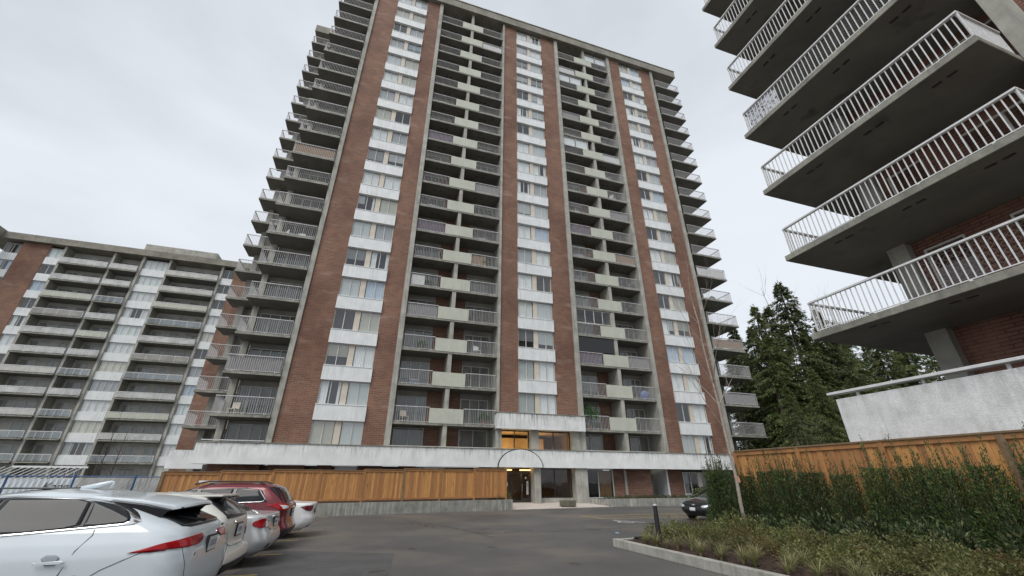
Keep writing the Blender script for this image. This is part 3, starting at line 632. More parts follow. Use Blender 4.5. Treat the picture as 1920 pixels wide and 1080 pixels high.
lp('brick_pier', MB().box(-64.3, -61.0, -.1, 1.6, 0, 34.2), BRICK); lp('brick_pier', MB().box(-36.3, -33.2, -.1, 1.6, 0, 34.2), BRICK)
for x in (-59.1, -52.9, -49.1, -45.5, -38.1): lp('concrete_fin', MB().box(x - .15, x + .15, -.3, 1.7, 0, 34.3), CONC)
LWIN = [(-66.2, -64.3), (-61.0, -59.25), (-48.95, -45.65), (-37.95, -36.3)]
LBAL = [(-58.95, -53.05), (-52.75, -49.25), (-45.35, -38.25)]
for a, b in LWIN:
    wd = b - a; n = 2 if wd < 2.5 else 4
    fr = MB(); fr.box(0, wd, .03, .1, 0, .05); fr.box(0, wd, .03, .1, 1.55, 1.6)
    for i in range(n + 1): x = (wd - .05) * i / n; fr.box(x, x + .05, .03, .1, .05, 1.55)
    fr = fr.mesh('window'); pn = MB().quad((0, 0, 0), (wd / n - .05, 0, 0), (wd / n - .05, 0, 1.5), (0, 0, 1.5)).mesh('pane'); sp = MB().box(0, wd, -.08, .4, 0, 1.15).mesh('spandrel_panel')
    lp('window_backing', MB().box(a, b, .7, 1.0, 0, 34.2), INTER)
    for j in range(1, 13):
        wn_ = lp('window', fr, FRAME, (a, 0, lz(j) - 1.6))
        lp('spandrel_panel', sp, PANEL, (a, 0, lz(j) - 2.75))
        for i in range(n):
            lp('pane', pn, GLASS, (.05 + i * (wd - .05) / n, .06, .05), wn_)
        mode = rnd.random()
        cmm = rnd.choice([CURT[0], CURT[0], CURT[1], CURT[4], CURT[2], CURT[3]])
        if mode < .55: lp('curtain', curtain_mesh(wd - .1, 1.5, False), cmm, (.05, .2, .05), wn_)
        elif mode < .85:
            lp('curtain', curtain_mesh(wd * .3, 1.5, False), cmm, (.05, .2, .05), wn_); lp('curtain', curtain_mesh(wd * .28, 1.5, False), cmm, (wd * .68, .2, .05), wn_)
for a, b in LBAL:
    wd = b - a
    sl = MB().box(0, wd, -.75, 1.65, 0, .16).mesh('balcony'); so = MB().quad((.03, -.7, -.004), (wd - .03, -.7, -.004), (wd - .03, 1.6, -.004), (.03, 1.6, -.004)).mesh('soffit')
    rl = MB().box(0, wd, -.72, -.66, 1.0, 1.07)
    for i in range(5): x = (wd - .04) * i / 4; rl.box(x, x + .04, -.71, -.67, .2, 1.0)
    rl = rl.mesh('railing'); pl = MB().box(0.03, wd - .03, -.70, -.685, .26, .97).mesh('guard_panel')
    for j in range(1, 13):
        o = lp('balcony', sl, SLAB, (a, 0, lz(j) - 2.75 + .15)); lp('soffit', so, SOFFIT, (0, 0, 0), o); lp('railing', rl, RAIL, (0, 0, 0), o); 
        lp('guard_panel', pl, rnd.choice([RAILG, RAILG, GLASS, GLASS, GLASS, GUARD, BACKW, BACKL]), (0, 0, 0), o)
        x = .25
        while x < wd - 1.6:
            ww = min(rnd.choice([1.4, 1.8, 2.2]), wd - .2 - x)
            if ww > .9: glazing(o, x, ww, 1.58, .2, 2.1, 2, .72, mats=[CURT[0], CURT[0], CURT[1], CURT[3]])
            x += ww + rnd.choice([.5, .9, 1.2])
# ------------------------------------------------------------------ right building with overhanging balconies (frame u along its front toward the camera, v into it)
rbrot = math.atan2(UU.y, UU.x)
RB = thing('balcony_building', 'brick apartment building with stacked cantilevered balconies and white railings beside the hedge', 'apartment building', tuple(C0), rbrot)
# local x = u, local y = v  (v = +90 degrees from u)
def rp(name, m, mat, loc=(0, 0, 0), parent=None, **k): return obj(name, m, mat, parent or RB, loc, **k)
BSL = 5.54
rp('brick_wall', MB().box(1.75, 5.9, 2.75, 10, 0.0, 30), BRICKD); rp('brick_wall', MB().box(6.25, 16, 1.85, 10, 0, 30), BRICKD)
rp('concrete_fin', MB().box(5.80, 6.25, 1.78, 3.0, 0, 30), CONC, bevel=.01); rp('corner_column', MB().box(1.25, 1.75, 2.45, 3.05, 0, 30), CONC, bevel=.01)
rp('concrete_wall', MB().box(1.3, 1.74, 3.06, 9.9, 0, 30), CONC)
sl = MB().prism([(-.22, 0), (5.79, 0), (5.79, 2.74), (1.24, 2.74), (1.24, 6.5), (-.22, 6.5)], 0, .19).mesh('balcony')
so = MB(); so.quad((-.2, .03, -.003), (5.77, .03, -.003), (5.77, 2.7, -.003), (-.2, 2.7, -.003)); so.quad((-.2, 2.7, -.003), (1.22, 2.7, -.003), (1.22, 6.48, -.003), (-.2, 6.48, -.003)); so = so.mesh('soffit')
bal = MB().box(-.012, .012, -.010, .010, 0, .86).mesh('baluster')
def rail_frame(L):
    m = MB(); m.box(0, L, -.045, .045, 1.11, 1.16); m.box(0, L, -.012, .012, .225, .25)
    n = max(2, round(L / 1.45))
    for i in range(n): x = L * (i + .5) / n; m.box(x - .03, x + .03, -.02, .02, .0, .225)
    m.box(0, .03, -.015, .015, .25, 1.11); m.box(L - .03, L, -.015, .015, .25, 1.11)
    return m.mesh('railing')
rfA, rfB, rfC = rail_frame(5.78), rail_frame(6.4), rail_frame(1.7)
vent = MB().box(-.10, .10, -.035, .035, -.02, -.004).mesh('vent')
for k in range(0, 7):
    z = BSL + FH * k
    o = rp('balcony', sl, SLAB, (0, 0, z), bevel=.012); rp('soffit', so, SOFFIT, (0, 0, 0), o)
    for (u, v) in ((1.2, .45), (1.52, .45), (3.0, .5), (3.32, .5), (4.7, .5), (5.02, .5)): rp('vent', vent, DARKF, (u, v, 0), o)
    ra = rp('railing', rfA, RAIL, (0, .05, z + .19 - .19 + .19 - .19)); ra.location.z = z + .0
    for i in range(1, 42):
        rp('baluster', bal, RAIL, (5.78 * i / 42, 0, .25), ra) if k < 5 else None
    rb_ = obj('railing', rfB, RAIL, RB, (-.02, .06, z), math.pi / 2)
    joined = MB()
    for i in range(1, 46): x = 6.4 * i / 46; joined.box(x - .012, x + .012, -.010, .010, .25, 1.11)
    obj('baluster_row', joined, RAIL, rb_)['kind'] = 'stuff'
    rc = obj('railing', rfC, RAIL, RB, (5.74, .06, z), math.pi / 2)
    joined = MB()
    for i in range(1, 15): x = 1.7 * i / 15; joined.box(x - .012, x + .012, -.010, .010, .25, 1.11)
    obj('baluster_row', joined, RAIL, rc)['kind'] = 'stuff'
    if k >= 5:
        joined = MB()
        for i in range(1, 42): x = 5.78 * i / 42; joined.box(x - .012, x + .012, -.010, .010, .25, 1.11)
        obj('baluster_row', joined, RAIL, ra)['kind'] = 'stuff'
    glazing(o, 3.9, 1.8, 2.73, .2, 2.2, 2, .6, mats=[CURT[3], CURT[0]])
    glazing(o, 2.0, .95, 2.73, .2, 2.2, 1, .3)
# mesh screen on two balconies, patterned cloth on one corner
def lattice(L, h, step, t):
    m = MB(); n = int((L + h) / step)
    for i in range(n):
        a = i * step - h
        for sgn in (1, -1):
            p0, p1 = (a, 0), (a + h, h)
            if p0[0] < 0: p0 = (0, -a)
            if p1[0] > L: p1 = (L, L - a)
            if sgn < 0: p0, p1 = (p0[0], h - p0[1]), (p1[0], h - p1[1])
            m.bar((p0[0], .0 + .004 * sgn, p0[1]), (p1[0], .004 * sgn, p1[1]), t, t)
    return m
NET = material('trellis_net', (0.24, 0.20, 0.18), var=0.2); 
for k, mt, stp in ((0, NET, .16), (3, material('grey_net', (0.28, 0.29, 0.28), var=.2), .085)):
    ra = rp('trellis_screen', lattice(3.0 if k == 0 else 5.5, .82, stp, .005), mt, (2.7 if k == 0 else .2, .085, BSL + FH * k + .27))
pc = material('patterned_cloth', (0.62, 0.63, 0.68), var=.1, patch=((0.09, 0.09, 0.12), 9, .5, .56))
rp('privacy_cloth', MB().box(.12, 1.35, .075, .085, .26, 1.08), pc, (0, 0, BSL + FH * 3))
# stucco guard of the lowest terrace
rp('stucco_guard', MB().box(-.35, 16, .32, .55, 0, 3.82), STUCCO, bevel=.015); rp('stucco_guard', MB().box(-.35, -.12, .55, 7, 0, 3.815), STUCCO)
m = MB(); m.box(-.5, 16, .24, .50, 3.95, 4.02)
for i in range(10): m.box(.2 + i * 1.55, .27 + i * 1.55, .4, .46, 3.82, 3.95)
rp('guard_rail', m, RAIL, bevel=.008)
for u, zz in ((1.55, 1.95), (3.6, 2.45)): rp('scupper_pipe', MB().tube([(u, .34, zz), (u, .2, zz - .02), (u + .01, .16, zz - .06)], .03, 8), PLAST)
# ------------------------------------------------------------------ cedar fences
def fence(name, label, A, B, tops, bots, bw=0.14, panel=2.35, nrm_sign=1, cap=True):
    A = Vector(A); B = Vector(B); L = (B - A).length; ang = math.atan2(B.y - A.y, B.x - A.x)
    root = thing(name, label, 'fence', (A.x, A.y, 0), ang)
    n = int(round(L / panel)); pw = L / n; k = int(pw / bw); bb = (pw - .12) / k
    cache = {}
    for i in range(n):
        z1 = tops(i / n); z0 = bots(i / n); x0 = i * pw + .06
        for q in range(k):
            key = (round(z1 - z0, 2), q % 2)
            if key not in cache: cache[key] = MB().box(.003, bb + (.0 if q % 2 else -.004), -.012 - .014 * (q % 2), .012 - .014 * (q % 2), 0, z1 - z0 - .02).mesh('board')
            obj('board', cache[key], CEDAR, root, (x0 + q * bb, rnd.uniform(-.003, .003), z0))
        obj('fence_rail', MB().box(x0 - .055, x0 + pw - .125, -.06, -.027, z1 - .14, z1 - .03), CEDARD, root); obj('fence_rail', MB().box(x0 - .055, x0 + pw - .125, -.055, -.027, z0 + .02, z0 + .11), CEDARD, root)
        if cap: obj('cap_board', MB().box(x0 - .06, x0 + pw - .06, -.09, .08, z1 - .028, z1 + .012), POSTW, root)
        obj('fence_post', MB().box(x0 - .125, x0 - .002, -.075, .05, .3, z1 - .03), CEDARD if rnd.random() < .5 else POSTW, root)
    obj('fence_post', MB().box(L - .06, L + .06, -.075, .05, .3, tops(1) - .03), CEDARD, root)
    return root
fence('cedar_fence', 'stepped new cedar board fence standing on the retaining wall before the tower', W(-19.4, fy(-19.4)), W(-1.3, fy(-1.3)), lambda t: 2.08 + round(t * 6) / 6 * .45, lambda t: .66 + .04 * t)
fence('cedar_fence', 'orange cedar fence with cap board behind the yew hedge', (7.42, 14.45), (12.4, 2.9), lambda t: 2.58, lambda t: .45, bw=.15, panel=1.95)
# ------------------------------------------------------------------ raised bed, kerb, bollard
KB = [(2.87, 13.45), (6.0, 4.4)]; KBK = (7.2, 15.6)
m = MB()
def kprism(m, a, b, wd, z0, z1):
    a = Vector((*a, 0)); b = Vector((*b, 0)); d = (b - a).normalized(); n = Vector((-d.y, d.x, 0)) * wd
    m.prism([tuple(p.xy) for p in (a, b, b + n, a + n)], z0, z1)
kprism(m, KB[0], KB[1], .17, 0, .20)
k1 = obj('kerb', m, KERBC, bevel=.012); struct(k1)
m = MB(); kprism(m, (2.96, 13.45), KBK, -.15, 0, .197); struct(obj('kerb', m, KERBC, bevel=.012))
bm = bmesh.new(); NX, NY = 60, 70
# soil: a gently mounded sheet between kerb and fence
fa, fb = Vector((7.42, 14.45)), Vector((12.4, 2.9)); ka, kb_ = Vector((3.0, 13.35)), Vector((6.1, 4.4))
rows = []
def soil_pt(u, v):
    p = ka.lerp(kb_, u).lerp(fa.lerp(fb, u) + Vector((.4, .2)), v); z = .15 + .28 * min(1, v * 1.3) ** 1.2
    return Vector((p.x, p.y, z))
def bed(u, v): return soil_pt(u, v)
for i in range(NX + 1):
    rows.append([bm.verts.new(soil_pt(i / NX, j / NY) + Vector((0, 0, rnd.uniform(-.018, .018)))) for j in range(NY + 1)])
for i in range(NX):
    for j in range(NY): bm.faces.new((rows[i][j], rows[i + 1][j], rows[i + 1][j + 1], rows[i][j + 1]))
# far strip of bed up to the rear kerb
ex = [bm.verts.new((x, y, z)) for x, y, z in ((3.0, 13.42, .17), (7.3, 15.5, .17), (9.5, 16.0, .3), (7.9, 14.6, .42))]
bm.faces.new(ex)
me = bpy.data.meshes.new('plant_bed'); bm.to_mesh(me); bm.free(); me.shade_smooth(); struct(obj('plant_bed', me, SOIL))
m = MB(); bx, by = 3.98, 12.75
m.tube([(bx, by, .1), (bx, by, .86)], .062, 20); b1 = thing('bollard', 'black cylindrical light bollard with grey cap at the kerb corner', 'bollard', (0, 0, 0))
obj('bollard_post', m, PLAST, b1, smooth=False); obj('bollard_head', MB().tube([(bx, by, .86), (bx, by, 1.06)], .056, 20), PLAST, b1)
obj('bollard_cap', MB().tube([(bx, by, 1.06), (bx, by, 1.08), (bx, by, 1.10)], [.058, .055, .03], 20), material('cap_grey', (.5, .5, .48), rough=.5), b1)
tag(obj('paint_spot', MB().prism([(3.78 + .10 * math.cos(t) * rnd.uniform(.4, 1), 16.9 + .22 * math.sin(t) * rnd.uniform(.4, 1)) for t in np.linspace(0, 6.28, 9)[:-1]], 0.004, 0.012), material('blue_litter', (.22, .45, .72), rough=.6)), 'small pale blue litter scrap lying on the asphalt past the kerb corner', 'litter')
line((-12.25, -5.95), (-11.85, -5.75), .16, YEL, 'parking_line', .0045)
tag(obj('black_hose', MB().tube([(3.45, 13.3, .24), (3.65, 13.25, .27), (3.85, 13.42, .23), (4.0, 13.25, .26), (4.2, 13.5, .24)], .022, 8), PLAST, smooth=True), 'short black irrigation hose lying on the mulch by the bollard', 'hose')
# ------------------------------------------------------------------ cars
def to_mesh_obj(o):
    """replace a text curve by the mesh of its letters"""
    bpy.context.view_layer.update(); me = bpy.data.meshes.new_from_object(o.evaluated_get(bpy.context.evaluated_depsgraph_get())); n = o.name; par = o.parent
    bpy.data.objects.remove(o); q = bpy.data.objects.new(n, me); COL.objects.link(q); q.parent = par; return q
def interp(tab, z, k):
    for a, b in zip(tab[:-1], tab[1:]):
        if z <= b[0]:
            t = 0 if b[0] == a[0] else max(0, (z - a[0]) / (b[0] - a[0])); return a[k] + (b[k] - a[k]) * t
    return tab[-1][k]
def smooth_tab(tab, n=64):
    """Catmull-Rom through the level table, dense."""
    T = np.array(tab, float); out = []; m = len(T)
    for i in range(m - 1):
        p0, p1, p2, p3 = T[max(i - 1, 0)], T[i], T[i + 1], T[min(i + 2, m - 1)]
        q = max(2, n // (m - 1))
        for k in range(q):
            t = k / q; v = 0.5 * (2 * p1 + (p2 - p0) * t + (2 * p0 - 5 * p1 + 4 * p2 - p3) * t * t + (3 * p1 - p0 - 3 * p2 + p3) * t ** 3)
            v[0] = p1[0] + (p2[0] - p1[0]) * t; v[1:] = 0.35 * (p1 + (p2 - p1) * t)[1:] + 0.65 * v[1:]; out.append(tuple(v))
    out.append(tuple(T[-1])); return out
class Car:
    """levels: (z, x_rear, x_front, half_width); x grows forward from the rear bumper, +y is the left side."""
    def __init__(s, label, levels, color, loc, rotz, rc=0.30, rf=0.45, scale=1.0):
        s.tab = smooth_tab(levels); s.rc = rc; s.rf = rf
        s.root = thing('parked_car', label, 'car', loc, rotz); s.root.scale = (scale,) * 3; s.paint = color; s.body()
    def lv(s, z): return tuple(interp(s.tab, z, k) for k in (1, 2, 3))
    def rcz(s, z, w): return min(s.rc, w * 0.9)
    def pt(s, a, z, side, off=0.0):
        """a: unwrapped distance from the rear corner; a>0 runs forward along the side, a<0 runs across the rear"""
        xr, xf, w = s.lv(z); rc = s.rcz(z, w); arc = rc * math.pi / 2
        q = a + rc * (math.pi / 4 - 1) if abs(a) < rc else a          # keep mapping simple outside the corner
        if a >= rc: x, y, nx, ny = xr + a, w, 0, 1
        elif a <= -rc: x, y, nx, ny = xr, w + a, -1, 0
        else:
            t = (a + rc) / (2 * rc) * math.pi / 2
            nx, ny = -math.cos(t), math.sin(t); x, y = xr + rc + nx * rc, w - rc + ny * rc
        y += -0.0; bulge = 0.05 * (1 - min(1, abs(y) / max(w, .01)) ** 2)
        x -= bulge if a < rc else 0
        return ((x + nx * off), (y + ny * off) * side, z + off * (0.5 if z > 1.1 else 0))
    def body(s):
        m = MB(); rings = []
        for (z, xr, xf, w) in s.tab:
            rc = s.rcz(z, w); rf = min(s.rf, w * .9, max(.05, (xf - xr) / 2)); half = []
            for i in range(5): half.append((xr - 0.05 * (1 - (i / 5 * (w - rc) / max(w, .01)) ** 2), (w - rc) * i / 5))
            for i in range(8):
                t = math.pi / 2 * i / 7; y = w - rc + rc * math.sin(t); half.append((xr + rc - rc * math.cos(t) - 0.05 * (1 - min(1, y / w) ** 2), y))
            for i in range(1, 14): half.append((xr + rc + (xf - rf - xr - rc) * i / 14, w))
            for i in range(8):
                t = math.pi / 2 * i / 7; half.append((xf - rf + rf * math.sin(t), w - rf + rf * math.cos(t)))
            for i in range(1, 6): half.append((xf, (w - rf) * (1 - i / 5)))
            ring = half + [(x, -y) for x, y in half[-2:0:-1]]
            n0 = len(m.v); m.v += [(x, y, z) for x, y in ring]; rings.append((n0, len(ring)))
        for (a, k), (b, _) in zip(rings[:-1], rings[1:]):
            for i in range(k): j = (i + 1) % k; m.f.append((a + j, a + i, b + i, b + j))
        a, k = rings[-1]; m.f.append(tuple(range(a + k - 1, a - 1, -1))); a, k = rings[0]; m.f.append(tuple(range(a, a + k)))
        o = obj('body', m, s.paint, s.root, smooth=True)
    def patch(s, name, poly, mat, mode='side', sides=(1, -1), off=0.006, rows=14, cols=16, parent=None):
        """poly outline in (x,z) for side, (y,z) for rear, (a,z) for wrap"""
        zs = [p[1] for p in poly]; z0, z1 = min(zs), max(zs); n = len(poly)
        out = []
        for side in sides:
            m = MB()
            for r in range(rows + 1):
                z = z0 + (z1 - z0) * (r + (0.001 if r == 0 else -0.001 if r == rows else 0)) / rows; xs = []
                for i in range(n):
                    (xa, za), (xb, zb) = poly[i], poly[(i + 1) % n]
                    if (za - z) * (zb - z) <= 0 and za != zb: xs.append(xa + (xb - xa) * (z - za) / (zb - za))
                lo, hi = min(xs), max(xs)
                for c in range(cols + 1):
                    v = lo + (hi - lo) * c / cols; xr, xf, w = s.lv(z)
                    a = v - xr if mode == 'side' else (v - w if mode == 'rear' else v)
                    if mode == 'rear' and v < 0: p = list(s.pt(-v - w, z, side, off)); p[1] = -p[1]; m.v.append(tuple(p))
                    else: m.v.append(s.pt(a, z, side, off))
            for r in range(rows):
                for c in range(cols): q = r * (cols + 1) + c; m.f.append((q, q + 1, q + cols + 2, q + cols + 1))
            o = obj(name, m, mat, parent or s.root, smooth=True)
            md = o.modifiers.new('solid', 'SOLIDIFY'); md.thickness = 0.008; md.offset = 0; out.append(o)
        return out
    def seam(s, pts, mode='side', sides=(1,), wd=0.008, off=0.002, name='panel_seam'):
        for side in sides:
            m = MB(); P = []
            for (v, z) in pts:
                xr, xf, w = s.lv(z); a = v - xr if mode == 'side' else (v - w if mode == 'rear' else v); P.append(s.pt(a, z, side, off))
            m.tube(P, wd / 2, 5); obj(name, m, GAP, s.root)
    def wheel(s, x, r=.34, wd=.22):
        for sy in (1, -1):
            w = s.lv(.5)[2]; y0 = (w + .012) * sy; y1 = y0 - wd * sy
            rs = [(y1, r * .7), (y1, r * .96), ((y0 * .9 + y1 * .1), r), (y0 * .97 + y1 * .03, r * .98), (y0, r * .9), (y0, r * .66)]
            m = MB(); N = 28
            for k in range(N):
                t = 2 * math.pi * k / N; m.v += [(x + q * math.cos(t), yy, r + q * math.sin(t)) for yy, q in rs]
            for k in range(N):
                for i in range(len(rs) - 1): a = k * 6 + i; b = ((k + 1) % N) * 6 + i; m.f.append((a, b, b + 1, a + 1))
            wh = obj('wheel', m, RUBBER, s.root, smooth=True)
            rm = MB(); rr = r * .67
            rm.tube([(x, y0 - .09 * sy, r), (x, y0 - .08 * sy, r)], rr, 24)
            for k in range(10):
                t = 2 * math.pi * k / 10; rm.bar((x, y0 - .03 * sy, r), (x + rr * math.cos(t), y0 - .012 * sy, r + rr * math.sin(t)), .035, .03)
            rm.tube([(x, y0 - .05 * sy, r), (x, y0 - .0 * sy, r)], .05, 12)
            obj('rim', rm, RIM, wh)
            # dark wheel housing
            arch = [(x - r * 1.14, .2)] + [(x + r * 1.14 * math.cos(t), r + r * 1.12 * math.sin(t)) for t in np.linspace(math.pi, 0, 15)] + [(x + r * 1.14, .2)]
            s.patch('wheel_arch', arch, GAP, 'side', (sy,), off=.003, rows=12, cols=8)
    def plate(s, y, z, wd=.30, h=.155, xoff=0.012, frame=True, side=1):
        xr = s.lv(z)[0] - .05; m = MB().box(xr - xoff - .012, xr - xoff + .02, y - wd / 2 - .018, y + wd / 2 + .018, z - h / 2 - .018, z + h / 2 + .018); f = obj('plate_frame', m, PLAST, s.root)
        obj('licence_plate', MB().box(xr - xoff - .016, xr - xoff - .0125, y - wd / 2, y + wd / 2, z - h / 2, z + h / 2), PLATE, s.root)
        k = MB()
        for i in range(6):
            yy = y + wd / 2 - .035 - i * .041; k.box(xr - xoff - .0185, xr - xoff - .0165, yy - .026, yy - .018, z - .03, z + .035); k.box(xr - xoff - .0185, xr - xoff - .0165, yy - .018, yy - .004, z + (.02 if i % 2 else -.03), z + (.035 if i % 2 else -.018))
        obj('plate_print', k, INK, s.root)
    def text(s, txt, y, z, size, mat, xoff=.02, parent=None):
        cu = bpy.data.curves.new('lettering', 'FONT'); cu.body = txt; cu.size = size; cu.extrude = .003; cu.align_x = 'CENTER'
        o = bpy.data.objects.new('lettering', cu); COL.objects.link(o); o.parent = parent or s.root; cu.materials.append(mat)
        o = to_mesh_obj(o)
        xr = s.pt(-(s.lv(z)[2] - abs(y)), z, 1)[0]; o.location = (xr - xoff, y, z); o.rotation_euler = (R(90), 0, R(-90)); return o
def car_at(label, color, s_rear, y, levels, **k): return Car(label, levels, color, tuple(W(s_rear, y)), TH + math.pi, **k)

# near white crossover (long fastback, wraparound thin tail lamps)
JW = paint('pearl_white_paint', (0.57, 0.625, 0.66), rough=.22)
LJ = [(.20, .32, 4.35, .80), (.30, .12, 4.5, .90), (.45, .03, 4.6, .93), (.62, .0, 4.62, .945), (.80, .02, 4.6, .955), (.92, .05, 4.5, .955), (1.02, .09, 4.3, .935), (1.10, .13, 3.7, .905), (1.16, .20, 3.2, .88),
      (1.26, .42, 2.95, .82), (1.36, .66, 2.7, .765), (1.45, .90, 2.45, .71), (1.515, 1.15, 2.2, .64), (1.55, 1.35, 2.0, .50), (1.565, 1.6, 1.9, .28)]
c = car_at('pearl white crossover with long thin red tail lamps, roof fin and chrome window surround', JW, -11.93, -24.35, LJ)
win_top = [(.47, 1.235), (.52, 1.31), (.62, 1.37), (.78, 1.42), (1.0, 1.46), (1.3, 1.488), (1.8, 1.50), (2.3, 1.485), (2.75, 1.36), (3.2, 1.15)]
belt = [(3.2, 1.09), (2.2, 1.10), (1.6, 1.125), (.95, 1.178), (.7, 1.196), (.55, 1.205)]
sh_ = lambda P, d=.05: [(x + d, z) for x, z in P]
c.patch('chrome_surround', sh_(win_top + belt), CHROME, off=.004)
c.patch('window_gasket', sh_([(.585, 1.26), (.645, 1.335), (.79, 1.395), (1.0, 1.44), (1.3, 1.47), (1.8, 1.482), (2.3, 1.468), (2.7, 1.35), (3.12, 1.145), (3.12, 1.115), (2.2, 1.125), (1.6, 1.143), (.98, 1.192), (.62, 1.222)]), PLAST, off=.008)
gl_top = [(.60, 1.26), (.66, 1.33), (.80, 1.385), (1.0, 1.43), (1.04, 1.437)]; c.patch('side_window', sh_(gl_top + [(1.0, 1.20), (.62, 1.235)]), CARGLASS, off=.012)
c.patch('side_window', sh_([(1.07, 1.44), (1.3, 1.462), (1.8, 1.475), (1.85, 1.475), (1.88, 1.14), (1.6, 1.15), (1.03, 1.196)]), CARGLASS, off=.012)
c.patch('side_window', [(1.92, 1.474), (2.3, 1.46), (2.68, 1.35), (3.1, 1.13), (1.95, 1.13)], CARGLASS, off=.012)
c.seam([(.93, 1.165), (.92, 1.12), (1.0, .98), (1.06, .78), (1.16, .6), (1.3, .45), (1.35, .3)]); c.seam([(1.93, 1.13), (1.95, .9), (1.96, .3)])
c.seam([(.40, .945), (.55, .88), (.72, .80), (.86, .70)], wd=.006)
c.patch('door_handle', [(1.02, .885), (1.06, .905), (1.28, .90), (1.30, .885), (1.26, .872), (1.06, .87)], JW, off=.035, rows=4, cols=8); c.patch('handle_recess', [(1.1, .93), (1.15, .955), (1.22, .955), (1.26, .93), (1.2, .86), (1.12, .86)], material('recess_shade', (.30, .33, .35), var=0), off=.004, rows=6, cols=6)
lampp = [(.47, .945), (.30, .985), (.12, 1.022), (-.1, 1.045), (-.35, 1.06), (-.60, 1.065), (-.66, 1.03), (-.60, .99), (-.50, .965), (-.40, .985), (-.2, .972), (.05, .958), (.25, .945)]
c.patch('tail_lamp', lampp, REDL, 'wrap', off=.010, rows=12, cols=24)
c.patch('rear_window', [(-.66, 1.165), (-.50, 1.15), (.50, 1.15), (.66, 1.165), (.60, 1.42), (-.60, 1.42)], CARGLASS, 'rear', (1,), off=.008, rows=14, cols=20)
sp = MB()
prof = [(.20, 1.375), (.24, 1.415), (.60, 1.475), (1.10, 1.525), (1.10, 1.49), (.55, 1.43), (.26, 1.365)]
NY_ = 16; cv = lambda y: .10 * (abs(y) / .62) ** 3; dz = lambda y: -.03 * (abs(y) / .62) ** 2
for k in range(NY_ + 1):
    y = -.62 + 1.24 * k / NY_; sp.v += [(x + cv(y), y, z + dz(y)) for x, z in prof]
for k in range(NY_):
    for q in range(7): a_ = k * 7 + q; b_ = k * 7 + (q + 1) % 7; sp.f.append((a_, b_, b_ + 7, a_ + 7))
sp.f += [tuple(range(6, -1, -1)), tuple(range(NY_ * 7, NY_ * 7 + 7))]
o = obj('spoiler', sp, JW, c.root, bevel=.008); o.data.shade_auto_smooth(angle=R(40)) if hasattr(o.data, 'shade_auto_smooth') else o.data.shade_smooth()
obj('spoiler_lip', MB().prism([(.27, -.56), (.24, -.3), (.24, .3), (.27, .56), (.5, .56), (.5, -.56)], 1.35, 1.362), BLACKG, c.root)
for sg in (1, -1):
    wg = MB(); pl_ = [(.33, 1.37), (.60, 1.43), (1.05, 1.49), (1.0, 1.42), (.70, 1.31), (.48, 1.25), (.40, 1.29)]; k0 = [(x + .02, (.60 - .01) * sg, z - .02) for x, z in pl_]; k1_ = [(x + .04, .66 * sg, z - .035) for x, z in pl_]
    wg.quad(*k0); wg.quad(*k1_)
    for q in range(7): wg.quad(k0[q], k0[(q + 1) % 7], k1_[(q + 1) % 7], k1_[q])
    obj('spoiler_side', wg, BLACKG, c.root)
obj('spoiler_lip', MB().prism([(.27, -.56), (.24, -.3), (.24, .3), (.27, .56), (.5, .56), (.5, -.56)], 1.35, 1.362), BLACKG, c.root)
fin = MB().tube([(1.62, 0, 1.565), (1.45, 0, 1.60), (1.33, 0, 1.635), (1.31, 0, 1.64), (1.30, 0, 1.57)], [.03, .036, .026, .014, .03], 10); obj('roof_fin', fin, JW, c.root, smooth=True)
obj('glass_roof', MB().box(1.75, 3.0, -.45, .45, 1.567, 1.575), BLACKG, c.root)
c.plate(0.05, .93); c.text('R', -.15, 1.02, .05, CHROME); c.text('P', .62, .86, .05, DARKF); c.text('AWD', -.52, 1.085, .04, DARKF)
obj('wiper', MB().bar((.16, -.05, 1.19), (.36, .38, 1.25), .02, .02), PLAST, c.root)
c.seam([(-.86, .98), (-.8, .8), (-.72, .55), (-.5, .42), (0, .38)], 'rear', (1, -1), wd=.006); c.wheel(.92, .36); c.wheel(3.75, .36)
c.patch('lower_bumper', [(-.85, .22), (-.8, .38), (.8, .38), (.85, .22)], PLAST, 'rear', (1,), off=.006)
# cream-white hatch crossover behind it
CW_ = paint('cream_white_paint', (0.66, 0.66, 0.61))
LC = [(.20, .25, 4.1, .78), (.32, .06, 4.2, .88), (.45, .0, 4.3, .90), (.58, .03, 4.3, .90), (.70, .12, 4.25, .90), (.95, .13, 4.1, .90), (1.05, .15, 3.7, .87), (1.12, .2, 3.2, .84), (1.22, .34, 2.9, .78), (1.33, .5, 2.6, .71), (1.41, .62, 2.3, .62), (1.46, .85, 2.0, .45), (1.47, 1.2, 1.8, .2)]
c = car_at('cream white crossover with black rear window and roof spoiler beside the pearl white one', CW_, -12.12, -21.95, LC, rc=.22)
c.patch('rear_window', [(-.62, 1.08), (.62, 1.08), (.55, 1.37), (-.55, 1.37)], CARGLASS, 'rear', (1,), off=.008)
c.patch('side_window', [(.6, 1.12), (.85, 1.36), (2.2, 1.39), (2.9, 1.1)], CARGLASS)
obj('spoiler', MB().prism([(.34, -.46), (.26, -.2), (.26, .2), (.34, .46), (.85, .52), (.85, -.52)], 1.405, 1.44), CW_, c.root, bevel=.012); obj('spoiler_lip', MB().prism([(.32, -.46), (.24, -.2), (.24, .2), (.32, .46), (.5, .46), (.5, -.46)], 1.39, 1.403), BLACKG, c.root)
c.plate(-.0, .88, .30, .17); c.text('FIT', .3, .985, .06, CHROME); c.patch('tail_lamp', [(.2, .74), (-.2, .74), (-.22, .86), (.15, .88)], REDL, 'wrap', off=.008)
